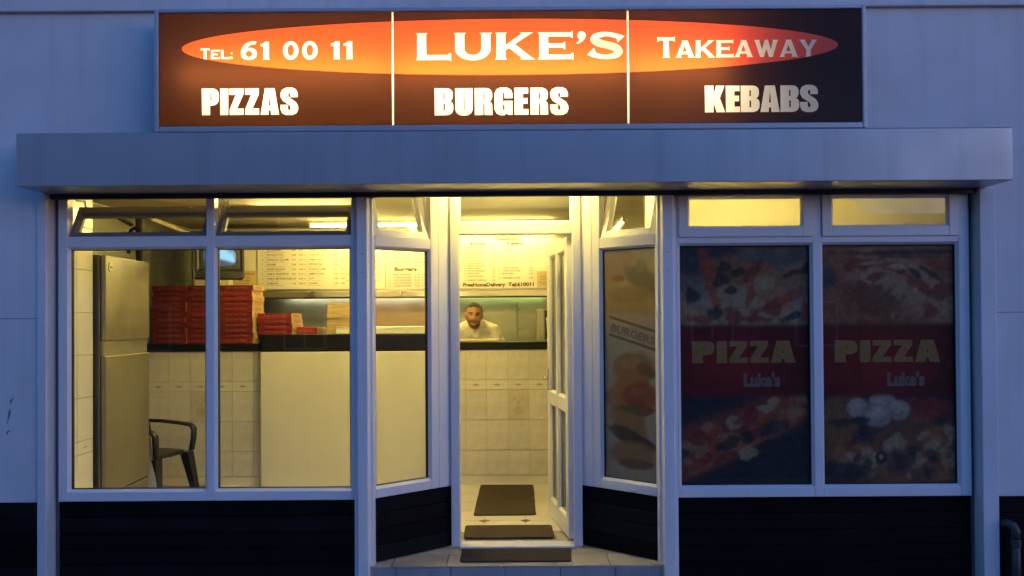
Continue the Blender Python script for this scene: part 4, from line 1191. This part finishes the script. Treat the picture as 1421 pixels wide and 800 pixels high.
# ---- mats
def door_mat(name, corners, z, m, label, th=.010):
    P4 = [Vector((*c, z)) for c in corners]
    n_ = 24
    mbt = MB(); pts = []
    for k in range(4):
        a, b = P4[k], P4[(k+1) % 4]; pv_, nx_ = P4[k-1], P4[(k+1) % 4]
        ra = (pv_-a).normalized()*.03; rb = (nx_-a).normalized()*.03
        for t in (0, .25, .5, .75, 1):
            p = (a+ra)*(1-t)**2+a*2*t*(1-t)+(a+rb)*t*t
            pts.append((p.x, p.y))
        for t in np.linspace(.1, .9, 8):
            p = a.lerp(b, t); pts.append((p.x+random.uniform(-.002, .002), p.y+random.uniform(-.002, .002)))
    mbt.prism_z(pts, z+.001, z+th)
    return tag(mbt.build(name, m, None, 0.003), label, 'mat')
def fl(px, py, zrel):
    v = py-CY+ROLL*(px-CX); d = F*(-zrel)/v
    return (at(px, py, d).x, d-D0)
zi = FL-ZC+.005
door_mat('door_mat', [fl(657, 715, zi), fl(744, 714, zi), fl(740, 673, zi), fl(667, 673, zi)], FL, M['mat_brown'], 'brown mat lying nearest the counter inside the doorway')
door_mat('door_mat', [(-.375, 5.62-D0), (.27, 5.62-D0), (.262, 5.95-D0), (-.385, 5.95-D0)], FL, M['mat_brown'], 'brown coir mat lying just inside the threshold', .014)
zs_ = STEP-ZC+.006
door_mat('door_mat', [fl(638, 779, zs_), fl(793, 778, zs_), fl(791, 756, zs_), fl(642, 757, zs_)], STEP, M['mat_dark'], 'dark rubber mat lying on the outer step')

# ================================================================== WINDOW PRINTS
def fbm(u, v, f, seed):
    out = np.zeros_like(u); a = 1; t = 0
    for o in range(4):
        out += a*np.array([noise.noise(Vector((x*f+seed, y*f, seed*1.7))) for x, y in zip(u, v)]); t += a; a *= .55; f *= 2
    return out/t
def blob(col, u, v, cu_, cv_, ru, rv, rot, c, k=1.0, soft=6, wob=None):
    soft = soft*2.2
    du, dv = u-cu_, (v-cv_)*1.83
    ca, sa = math.cos(rot), math.sin(rot)
    a = (du*ca+dv*sa)/ru; b = (-du*sa+dv*ca)/rv
    r = np.sqrt(a*a+b*b)
    if wob is not None: r = r+wob*.9
    m = k/(1+np.exp((r-1)*soft))
    return col*(1-m[:, None])+np.array(c)*m[:, None]
RED, TOM, CHE, OLI, CRU, DRK, BLU = (.17, .035, .030), (.24, .06, .035), (.29, .24, .165), (.028, .028, .034), (.22, .11, .05), (.022, .026, .040), (.05, .065, .10)
def poster_fn(which):
    r_ = np.random.default_rng(11+which)
    def fn(u, v):
        w1 = fbm(u, v*1.83, 5, which*3.1); w2 = fbm(u, v*1.83, 14, which*5.3+2); w3 = fbm(u, v*1.83, 40, which*2.3+5)
        top, b0, b1 = 1.0, .667, .368
        col = np.tile(np.array(DRK), (len(u), 1))
        # ---- upper picture
        up_ = np.tile(np.array((.10, .105, .11)), (len(u), 1))+w1[:, None]*.05
        if which == 0:
            up_ = blob(up_, u, v, .15, .97, .3, .16, 0, (.03, .04, .07), .9, 5, w1)
            up_ = blob(up_, u, v, .45, .74, .55, .22, .05, CHE, .8, 4, w1)
            up_ = blob(up_, u, v, .45, .90, .26, .10, -.1, CRU, .8, 6, w1)
            up_ = blob(up_, u, v, .24, .86, .05, .28, .25, TOM, .8, 6, w2)
            up_ = blob(up_, u, v, .88, .86, .32, .10, .45, (.22, .13, .08), .8, 6, w1)
            for (a, b_, c, d, e, q) in ((.36, .91, .05, .04, .3, OLI), (.33, .86, .07, .05, .6, OLI), (.46, .885, .07, .03, .2, OLI), (.58, .895, .11, .04, .7, RED), (.86, .88, .08, .025, .3, OLI), (.97, .90, .05, .04, .2, OLI), (.55, .80, .03, .09, -.2, TOM), (.80, .77, .22, .04, .4, TOM), (.10, .79, .06, .06, 0, DRK), (.40, .81, .04, .03, 0, OLI), (.70, .73, .1, .05, 0, RED), (.42, .70, .06, .07, .3, RED), (.28, .71, .06, .05, 0, DRK), (.18, .69, .1, .03, 0, TOM), (.60, .69, .12, .03, 0, RED), (.96, .72, .03, .1, 0, RED), (.66, .84, .07, .06, 0, CHE), (.86, .70, .08, .03, .4, DRK)):
                up_ = blob(up_, u, v, a, b_, c, d, e, q, .85, 5, w2)
        else:
            up_ = np.tile(np.array((.19, .09, .06)), (len(u), 1))+w1[:, None]*.04
            up_ = blob(up_, u, v, .62, .82, .5, .20, -.5, CHE, .75, 4, w1)
            for (a, b_, c, d, e, q) in ((.06, .86, .06, .10, .2, BLU), (.42, .76, .22, .12, -.6, (.12, .05, .04)), (.30, .92, .14, .05, .2, RED), (.55, .90, .1, .03, -.3, TOM), (.72, .84, .13, .05, -.7, RED), (.90, .80, .12, .06, .2, (.16, .04, .04)), (.70, .88, .08, .02, -.7, OLI), (.84, .87, .1, .02, -.6, OLI), (.92, .91, .12, .04, 0, TOM), (.40, .86, .08, .03, .2, RED), (.36, .92, .1, .015, .1, CHE), (.58, .905, .06, .02, 0, (.36, .33, .28)), (.82, .72, .05, .06, .6, RED), (.50, .955, .5, .02, -.05, (.10, .07, .06)), (.8, .965, .3, .015, 0, (.06, .05, .05)), (.5, .99, .6, .02, 0, (.22, .13, .10))):  # brown bands along the top are street reflections painted into the print
                up_ = blob(up_, u, v, a, b_, c, d, e, q, .85, 5, w2)
        # ---- lower picture
        lo_ = np.tile(np.array(DRK), (len(u), 1))
        if which == 0:
            sg_ = lambda t: 1/(1+np.exp(-np.clip(t, -60, 60)))
            upper, lower = .235+.20*u+.03*w1, .005+.27*u+.02*w1
            slab = (sg_((upper-v)*90)*sg_((v-lower)*90)*sg_((.97-u)*30))[:, None]
            lo_ = lo_*(1-slab)+np.array((.15, .05, .035))*slab
            rim = np.exp(-((v-lower-.022)/.016)**2)*sg_((.95-u)*30)
            lo_ = lo_*(1-.8*rim[:, None])+np.array((.26, .10, .05))*.8*rim[:, None]
            keep_ = lo_.copy()
            for k_ in range(95):
                t_ = r_.random()*.95; f_ = .2+.65*r_.random()
                q = [RED, TOM, CHE, CRU, RED, TOM, (.24, .17, .10)][r_.integers(7)]
                lo_ = blob(lo_, u, v, t_, (.005+.27*t_)*(1-f_)+(.235+.20*t_)*f_, .035+.05*r_.random(), .025+.025*r_.random(), .3+.5*r_.random(), q, .85, 6, w2*.6)
            lo_ = np.where(slab > .5, lo_, keep_)
            for (a, b_, c, d, e, q) in ((.36, .17, .12, .04, .45, OLI), (.50, .20, .05, .05, 0, OLI), (.70, .235, .13, .055, .35, OLI), (.66, .17, .09, .03, .4, OLI), (.03, .13, .06, .04, .3, OLI), (.40, .255, .05, .04, 0, CHE), (.15, .20, .08, .05, .2, RED), (.52, .135, .07, .05, 0, CHE), (.34, .115, .10, .04, .3, RED), (.50, .275, .08, .03, .4, RED)):
                lo_ = blob(lo_, u, v, a, b_, c, d, e, q, .85, 6, w2)
        else:
            lo_ = blob(lo_, u, v, .12, .27, .22, .22, .2, (.19, .10, .045), .85, 5, w1)
            lo_ = blob(lo_, u, v, .80, .32, .22, .10, 0, (.20, .03, .03), .8, 5, w1)
            for (a, b_, c) in ((.27, .318, .085), (.45, .338, .10), (.57, .308, .088), (.42, .286, .10)):
                lo_ = blob(lo_, u, v, a, b_-.006, c*1.06, c*.98, 0, (.05, .05, .06), .9, 9)
                lo_ = blob(lo_, u, v, a, b_, c, c*.88, 0, (.28, .26, .26), .95, 9)
                lo_ = blob(lo_, u, v, a-.015, b_+.012, c*.55, c*.45, 0, (.36, .34, .34), .8, 3)
            lo_ = blob(lo_, u, v, .20, .262, .16, .03, .1, DRK, .8, 5, w2)
            lo_ = blob(lo_, u, v, .66, .11, .60, .24, .12, (.17, .085, .045), .9, 4, w1)
            for k_ in range(120):
                a = .10+.95*r_.random(); b_ = .03+.22*r_.random()
                if b_ > .13+.10*a or (a < .35 and b_ < .06): continue
                q = [CHE, (.26, .21, .14), (.27, .25, .22), RED, CRU, DRK, CRU][r_.integers(7)]
                lo_ = blob(lo_, u, v, a, b_, .03+.05*r_.random(), .02+.03*r_.random(), 3*r_.random(), q, .75, 5, w2)
            lo_ = blob(lo_, u, v, .58, .10, .12, .10, 0, DRK, .8, 4, w1)
            lo_ = blob(lo_, u, v, .44, .115, .045, .05, 0, OLI, .9, 8); lo_ = blob(lo_, u, v, .44, .115, .018, .02, 0, CHE, .9, 8)
            lo_ = blob(lo_, u, v, .15, .05, .25, .08, 0, DRK, .9, 5, w1)
        band = np.tile(np.array((.080, .013, .016)), (len(u), 1))
        gl_ = np.exp(-((u-.45)/.40)**2-((v-.50)/.12)**2)
        band += gl_[:, None]*np.array((.085, .005, .003))
        band *= (1-.35*np.clip((u-.6)*2, 0, 1))[:, None]
        sm = lambda x: 1/(1+np.exp(-x*220))
        k1, k2 = sm(v-b0)[:, None], sm(v-b1)[:, None]
        col = up_*k1+(1-k1)*(band*k2+lo_*(1-k2))
        pic = (1-k2)+k1
        return np.clip(col*(1+.35*w2[:, None]+.5*pic*w3[:, None])*np.array((1.38, 1.08, .88)), 0.008, 1)
    return fn
for i, lab in ((0, 'pizza window print with olives on the pane nearest the lobby'), (1, 'pizza window print with white mushrooms on the rightmost pane')):
    x0, x1 = xsR[i][1]+.006, xsR[i+1][0]-.006
    t = empty('window_print', ((x0+x1)/2, .0405, ZS+.006))
    tag(t, lab, 'poster', 'prints on the right window')
    wd, hp = x1-x0, ZTR0-ZS-.012
    paint_grid('picture', -wd/2, wd/2, 0, hp, 150, 276, poster_fn(i), M['poster'], t)
    bx('backing', -wd/2, wd/2, .001, .003, 0, hp, M['dark'], t)
    lay = layout(HV, 'PIZZA', -wd/2+wd*.10, -wd/2+wd*.885, hp*.508, hp*.092, gap=.06)
    mb = MB()
    for o_, c_ in lay:
        pts, tr = tess([o_]+[[(a*.5+.5*sum(q[0] for q in cc)/len(cc), b*.5+.5*sum(q[1] for q in cc)/len(cc)) for a, b in cc] for cc in c_])
        MB().add([(x, 0, z) for x, z in pts], tr).build('letter', M['poster_ink'], t, loc=(0, -.0012, 0))
    obj('lettering', text_mesh('lettering', [("Luke's", -wd/2+wd*.49, hp*.412, hp*.052, wd*.28, 0)], [M['poster_ink2']], .055), t, loc=(0, -.0012, 0))
# burger print on the lobby side window
def burger_fn(u, v):
    w1 = fbm(u, v*3.3, 4, 9.0); w2 = fbm(u, v*3.3, 11, 4.0)
    V_ = v*1.83
    base = np.tile(np.array((.40, .41, .42)), (len(u), 1))
    def bl(c, a, b_, ru, rv, rot, q, k=.9, s=7, wob=w1):
        du, dv = u-a, (v-b_)*3.4
        ca, sa = math.cos(rot), math.sin(rot)
        r = np.sqrt(((du*ca+dv*sa)/ru)**2+((-du*sa+dv*ca)/rv)**2)+wob*.35
        m_ = k/(1+np.exp((r-1)*s*2.4)); return c*(1-m_[:, None])+np.array(q)*m_[:, None]
    BUN, DK, YEL, RD = (.34, .20, .09), (.10, .07, .05), (.38, .22, .07), (.32, .07, .05)
    top_ = np.tile(np.array((.40, .32, .15)), (len(u), 1))  # yellow base puts the warm backlight into the print colour
    for (a, b_, c, d, e, q) in ((.3, .93, .3, .2, .5, (.36, .22, .12)), (.75, .86, .4, .16, -.4, (.17, .14, .09)), (.3, .87, .12, .05, 0, RD), (.5, .80, .4, .12, 0, (.34, .25, .11)), (.7, .92, .1, .1, 0, (.25, .25, .12))):
        top_ = bl(top_, a, b_, c, d, e, q, .8, 5)
    k = (1/(1+np.exp(-(v-.715+.02*(u-.5))*150)))[:, None]
    c = base
    # tilted caption box edges
    for off in (.675, .598):
        dl = np.abs(v-(off-.075*(u-.5))); mm = (dl < .006)&(u > .10)
        c = np.where(mm[:, None], np.array((.26, .14, .09)), c)
    for (a, b_, ru, rv, rot, q) in ((.52, .29, .26, .62, 0, (.30, .18, .08)), (.55, .485, .40, .22, 0, BUN), (.50, .505, .22, .08, .1, (.40, .26, .12)), (.78, .475, .18, .10, -.3, (.22, .13, .06)), (.50, .425, .34, .10, .1, YEL), (.28, .37, .26, .16, .6, YEL), (.70, .365, .32, .20, 0, RD), (.62, .385, .14, .06, 0, (.40, .12, .08)), (.52, .305, .40, .07, .05, (.13, .15, .06)), (.78, .30, .18, .06, .2, (.26, .08, .06)), (.45, .24, .40, .16, -.45, YEL), (.50, .185, .44, .11, -.3, DK), (.74, .165, .24, .08, -.2, DK), (.54, .115, .42, .20, 0, BUN), (.50, .14, .26, .06, 0, (.38, .24, .11)), (.6, .075, .32, .08, 0, (.20, .12, .06))):
        c = bl(c, a, b_, ru, rv, rot, q, .88, 7)
    col = top_*k+c*(1-k)
    g_ = col.mean(1, keepdims=True)
    return np.clip((col*.72+g_*.28)*(1+.15*w2[:, None])*.62, .01, 1)
bp_ = empty('window_print', orgR, rzR)
tag(bp_, 'tall pale burger window print on the lobby side window beside the door', 'poster')
paint_grid('picture', bx0+.006, bx1-.006, ZS+.006, ZTR0-.006, 90, 300, burger_fn, M['poster_film'], bp_, .040)
wd_ = bx1-bx0-.012; hp_ = ZTR0-ZS-.012
cap = obj('caption', text_mesh('caption', [('BURGERS', 0, 0, .052, wd_*.84, 0)], [M['cap_ink']], .035), bp_, loc=(bx0+.006+wd_*.13, .0390, ZS+.006+hp_*(.632+.0275)-.024))
cap.rotation_euler[1] = math.atan2(.075*hp_, wd_)

# ================================================================== PERSON
def oval(c, rx, ry, ax=None, k=20, tilt=0.0):
    c = Vector(c)
    return [c+Vector((rx*math.cos(2*PI*i/k), ry*math.sin(2*PI*i/k)*math.cos(tilt), ry*math.sin(2*PI*i/k)*math.sin(tilt))) for i in range(k)]
def limb(mb_, pts, rs): mb_.tube(pts, rs, 14)
def remesh(mb_, name, vox, smooth=4, mats=None):
    me = mb_.mesh(name, mats)
    o = bpy.data.objects.new('tmp', me); C.objects.link(o)
    r = o.modifiers.new('r', 'REMESH'); r.mode = 'VOXEL'; r.voxel_size = vox; r.use_smooth_shade = True
    s_ = o.modifiers.new('s', 'SMOOTH'); s_.iterations = smooth; s_.factor = .5
    bpy.context.view_layer.update()
    out = bpy.data.meshes.new_from_object(o.evaluated_get(bpy.context.evaluated_depsgraph_get()))
    bpy.data.objects.remove(o)
    for p in out.polygons: p.use_smooth = True
    return out
HC = at(657.5, 438.0, 7.80)              # head centre
pr = empty('person', (HC.x, 8.20-D0, FL))
tag(pr, 'smiling person in a cream t-shirt leaning behind the black topped counter', 'person')
hx = Vector((0, 7.80-8.20, HC.z-FL))     # head centre in local space; local -y faces the camera
# head as a shaped sphere
def head_shape():
    bm = bmesh.new(); bmesh.ops.create_icosphere(bm, subdivisions=5, radius=1)
    co = np.array([v.co[:] for v in bm.verts]); fs = [tuple(v.index for v in f.verts) for f in bm.faces]; bm.free()
    x, y, z = co[:, 0]*.080, co[:, 1]*.100, co[:, 2]*.125
    t_ = np.clip(z/.125, 0, 1); x = x*(1+.42*t_**2*(1-t_**2)); y = y*(1+.30*t_**2*(1-t_**2))
    jaw = np.clip(-z/.125, 0, 1)
    x = x*(1-.26*jaw**1.6); y = np.where(y < 0, y*(1-.06*jaw), y*(1-.35*jaw))
    fr_ = np.clip(-y/.1, 0, 1)
    g = lambda a, b, sa, sb: np.exp(-((x-a)/sa)**2-((z-b)/sb)**2)*np.clip(fr_*2, 0, 1)
    d = .024*g(0, -.028, .013, .020)+.012*g(0, -.002, .010, .028)+.004*g(0, .035, .04, .012)
    d += .008*g(0, -.112, .028, .016)+.006*g(0, -.070, .026, .008)+.006*g(0, -.085, .024, .007)
    d -= .004*g(0, -.0775, .030, .003)
    for s_ in (-1, 1):
        d -= .012*g(s_*.032, .010, .016, .012)
        d += .006*g(s_*.032, .010, .009, .006)
        d += .007*g(s_*.045, -.035, .018, .016)
        d += .006*g(s_*.030, .030, .018, .006)
        d -= .003*g(s_*.036, -.06, .006, .02)
        d += .006*g(s_*.014, -.034, .007, .007)
    y = y-d
    return np.column_stack([x, y, z]), fs
hv, hf = head_shape()
Rh = Euler((math.radians(4), math.radians(3), math.radians(6))).to_matrix()
hw_ = [Rh @ Vector(p)+hx for p in hv]
body = MB()
body.add(hw_, hf)
for s_ in (-1, 1):                       # ears
    e = MB(); c_ = [Rh @ Vector((s_*.080, .012, dz)) + hx for dz in (-.03, -.012, .010, .028)]
    body.tube(c_, [.008, .014, .017, .010], 10)
sh = Vector((0, 7.95-8.20, H(-.075)-FL))   # middle of the shoulders
hip = Vector((0, .05, .93))
body.tube([hx+Vector((0, .03, -.06)), sh+Vector((0, .0, .0))], [.056, .066], 14)
spine = [sh.lerp(hip, t) for t in (0, .18, .4, .65, .85, 1)]
body.loft([oval(p, a, b) for p, a, b in zip(spine, (.12, .175, .17, .155, .165, .17), (.07, .11, .115, .11, .115, .115))])
for s_ in (-1, 1):
    S0 = sh+Vector((s_*.175, .01, -.055)); E0 = Vector((s_*.30, -.22, .98)); W0 = Vector((s_*.16, -.40, .93))
    limb(body, [sh+Vector((s_*.06, 0, -.02)), S0, S0.lerp(E0, .5), E0, E0.lerp(W0, .4), W0], [.05, .058, .048, .040, .038, .026])
    Hn = (W0-E0).normalized(); pal = W0+Hn*.05
    body.tube([W0, pal, W0+Hn*.095], [.026, .036, .034], 10)
    side = Hn.cross(Vector((0, 0, 1))).normalized()
    for q_, (o_, ln) in enumerate(((-.030, .062), (-.011, .074), (.010, .070), (.029, .055))):
        b0_ = W0+Hn*.085+side*o_
        body.tube([b0_, b0_+Hn*ln*.55, b0_+Hn*ln+Vector((0, 0, -.014))], [.0095, .009, .0075], 8)
    t0 = W0+Hn*.03+side*(-s_*.034)
    body.tube([t0, t0+Hn*.03-side*s_*.022, t0+Hn*.06-side*s_*.028], [.012, .011, .008], 8)
    limb(body, [hip+Vector((s_*.09, 0, -.02)), Vector((s_*.10, .02, .50)), Vector((s_*.10, .05, .09))], [.09, .062, .042])
    body.tube([Vector((s_*.10, .06, .045)), Vector((s_*.11, -.06, .035)), Vector((s_*.115, -.14, .028))], [.042, .042, .026], 10)
bme = remesh(body, 'person', .0045, 1, M['skin'])
V_ = np.array([v.co[:] for v in bme.vertices])
Ri = np.array(Rh.transposed())
L_ = (V_-np.array(hx)) @ Ri.T
x, y, z = L_[:, 0], L_[:, 1], L_[:, 2]
col = np.tile(np.array((.50, .262, .145)), (len(V_), 1))
ishead = (np.abs(x) < .12)&(z > -.15)
front = y < -.02
def paint(mask, c, k=1.0):
    global col
    mk = np.clip(mask, 0, 1)*k*ishead
    col = col*(1-mk[:, None])+np.array(c)*mk[:, None]
gg = lambda a, b, sa, sb: np.exp(-((x-a)/sa)**2-((z-b)/sb)**2)*front
sg = lambda t: 1/(1+np.exp(-t))
beard = sg((-.045-z)/.006)*sg((-y+.035)/.01)*(1-np.clip(gg(0, -.053, .012, .006), 0, 1))
paint(beard, (.085, .046, .03), .72)
mous = gg(0, -.060, .030, .006); paint(mous, (.09, .05, .034), .6)
side_b = sg((-.01-z)/.008)*sg((np.abs(x)-.058)/.004)*sg((.01-y)/.01); paint(side_b, (.07, .04, .03), .6)
sm_ = lambda zc, sx_, sz_: np.exp(-(x/sx_)**4-((z-.42*np.abs(x)-zc)/sz_)**2)*front
paint(sm_(-.086, .036, .0085)*1.6, (.40, .12, .09), .9)
paint(sm_(-.0855, .030, .0038)*1.8, (.75, .68, .56), .9)
for s_ in (-1, 1):
    paint(gg(s_*.032, .010, .019, .010)*1.2, (.16, .075, .045), .8)
    paint(gg(s_*.032, .010, .010, .0042)*1.8, (.45, .38, .30), .8)
    paint(gg(s_*.031, .010, .0052, .0052)*2.0, (.012, .008, .006), 1)
    paint(gg(s_*.032, .0155, .013, .0028)*1.8, (.03, .018, .012), .9)
    paint(gg(s_*.034, .0305, .019, .0052)*1.8, (.022, .014, .010), .95)
    paint(gg(s_*.008, -.040, .005, .004)*1.4, (.08, .03, .02), .8)
    paint(gg(s_*.045, -.030, .016, .014), (.46, .20, .12), .4)
ca = bme.color_attributes.new('col', 'FLOAT_COLOR', 'POINT')
ca.data.foreach_set('color', np.column_stack([col, np.ones(len(col))]).astype(np.float32).ravel())
bme.materials.clear(); bme.materials.append(M['skin'])
obj('body', bme, pr)
# close cropped hair
hn = hv/np.linalg.norm(hv, axis=1)[:, None]
hair_m = (hv[:, 2] > .078+.004*np.cos(hv[:, 0]*60)-np.clip(hv[:, 1]+.055, 0, .2)*1.35)&(hv[:, 2] > -.055)&~((hv[:, 1] < -.01)&(hv[:, 2] < .015))
hb = MB()
keep = [f for f in hf if all(hair_m[i] for i in f)]
used = sorted({i for f in keep for i in f}); ix = {a: k for k, a in enumerate(used)}
outer = [Rh @ Vector(hv[i]+hn[i]*(.0055+.002*noise.noise(Vector(hv[i]*60)))) + hx for i in used]
hb.add(outer, [tuple(ix[i] for i in f) for f in keep])
hb.build('hair', M['hair'], pr, smooth=True)
# t-shirt
shm = MB()
shm.loft([oval(p, a, b) for p, a, b in zip([sh+Vector((0, 0, .025))]+spine, (.075, .14, .205, .205, .195, .20, .205), (.065, .09, .135, .14, .135, .14, .14))])
for s_ in (-1, 1):
    S0 = sh+Vector((s_*.175, .01, -.055)); E0 = Vector((s_*.30, -.22, .98))
    shm.tube([sh+Vector((s_*.05, 0, .0)), S0+Vector((0, 0, .004)), S0.lerp(E0, .18), S0.lerp(E0, .33)], [.066, .078, .082, .088], 14)
sme = remesh(shm, 'shirt', .008, 6, M['shirt'])
moved = []
for v, nn in zip(sme.vertices, [v.normal[:] for v in sme.vertices]):   # drape folds
    p = v.co
    f = noise.noise(Vector((p.x*9+p.z*6, p.y*7, p.z*3)))*.018+noise.noise(Vector((p.x*22-p.z*16, p.y*12, p.z*7)))*.010
    moved.append(p+Vector(nn)*f)
sme.vertices.foreach_set('co', np.array([p[:] for p in moved], dtype=np.float32).ravel())
sme.materials.clear(); sme.materials.append(M['shirt'])
obj('t_shirt', sme, pr)
tr_ = MB()
tr_.loft([oval(Vector((0, .05, zz_)), a, b) for zz_, a, b in ((.99, .185, .135), (.90, .19, .14), (.82, .185, .13))])
for s_ in (-1, 1): limb(tr_, [Vector((s_*.09, .05, .86)), Vector((s_*.10, .02, .50)), Vector((s_*.10, .05, .07))], [.105, .085, .075])
tr_.build('trousers', M['trousers'], pr, smooth=True)

# ================================================================== OUTSIDE DETAILS
q = at(1406, 735, D0+YW-.06)
wp = empty('waste_pipe', (q.x, YW-.07, 0))
tag(wp, 'short grey waste pipe with an elbow at the far right plinth', 'pipe')
zt = q.z
MB().tube([(0, 0, .0), (0, 0, zt-.06)], .025, 14).build('pipe', M['pipe'], wp, smooth=True)
MB().tube([(0, 0, zt-.10), (0, 0, zt-.055)], .030, 14).build('collar', M['pipe'], wp, 0.003)
MB().tube([(0, 0, zt-.055), (0, 0, zt), (-.006, .01, zt+.025), (-.03, .03, zt+.035), (-.045, .062, zt+.035)], .026, 14).build('elbow', M['pipe'], wp, smooth=True)
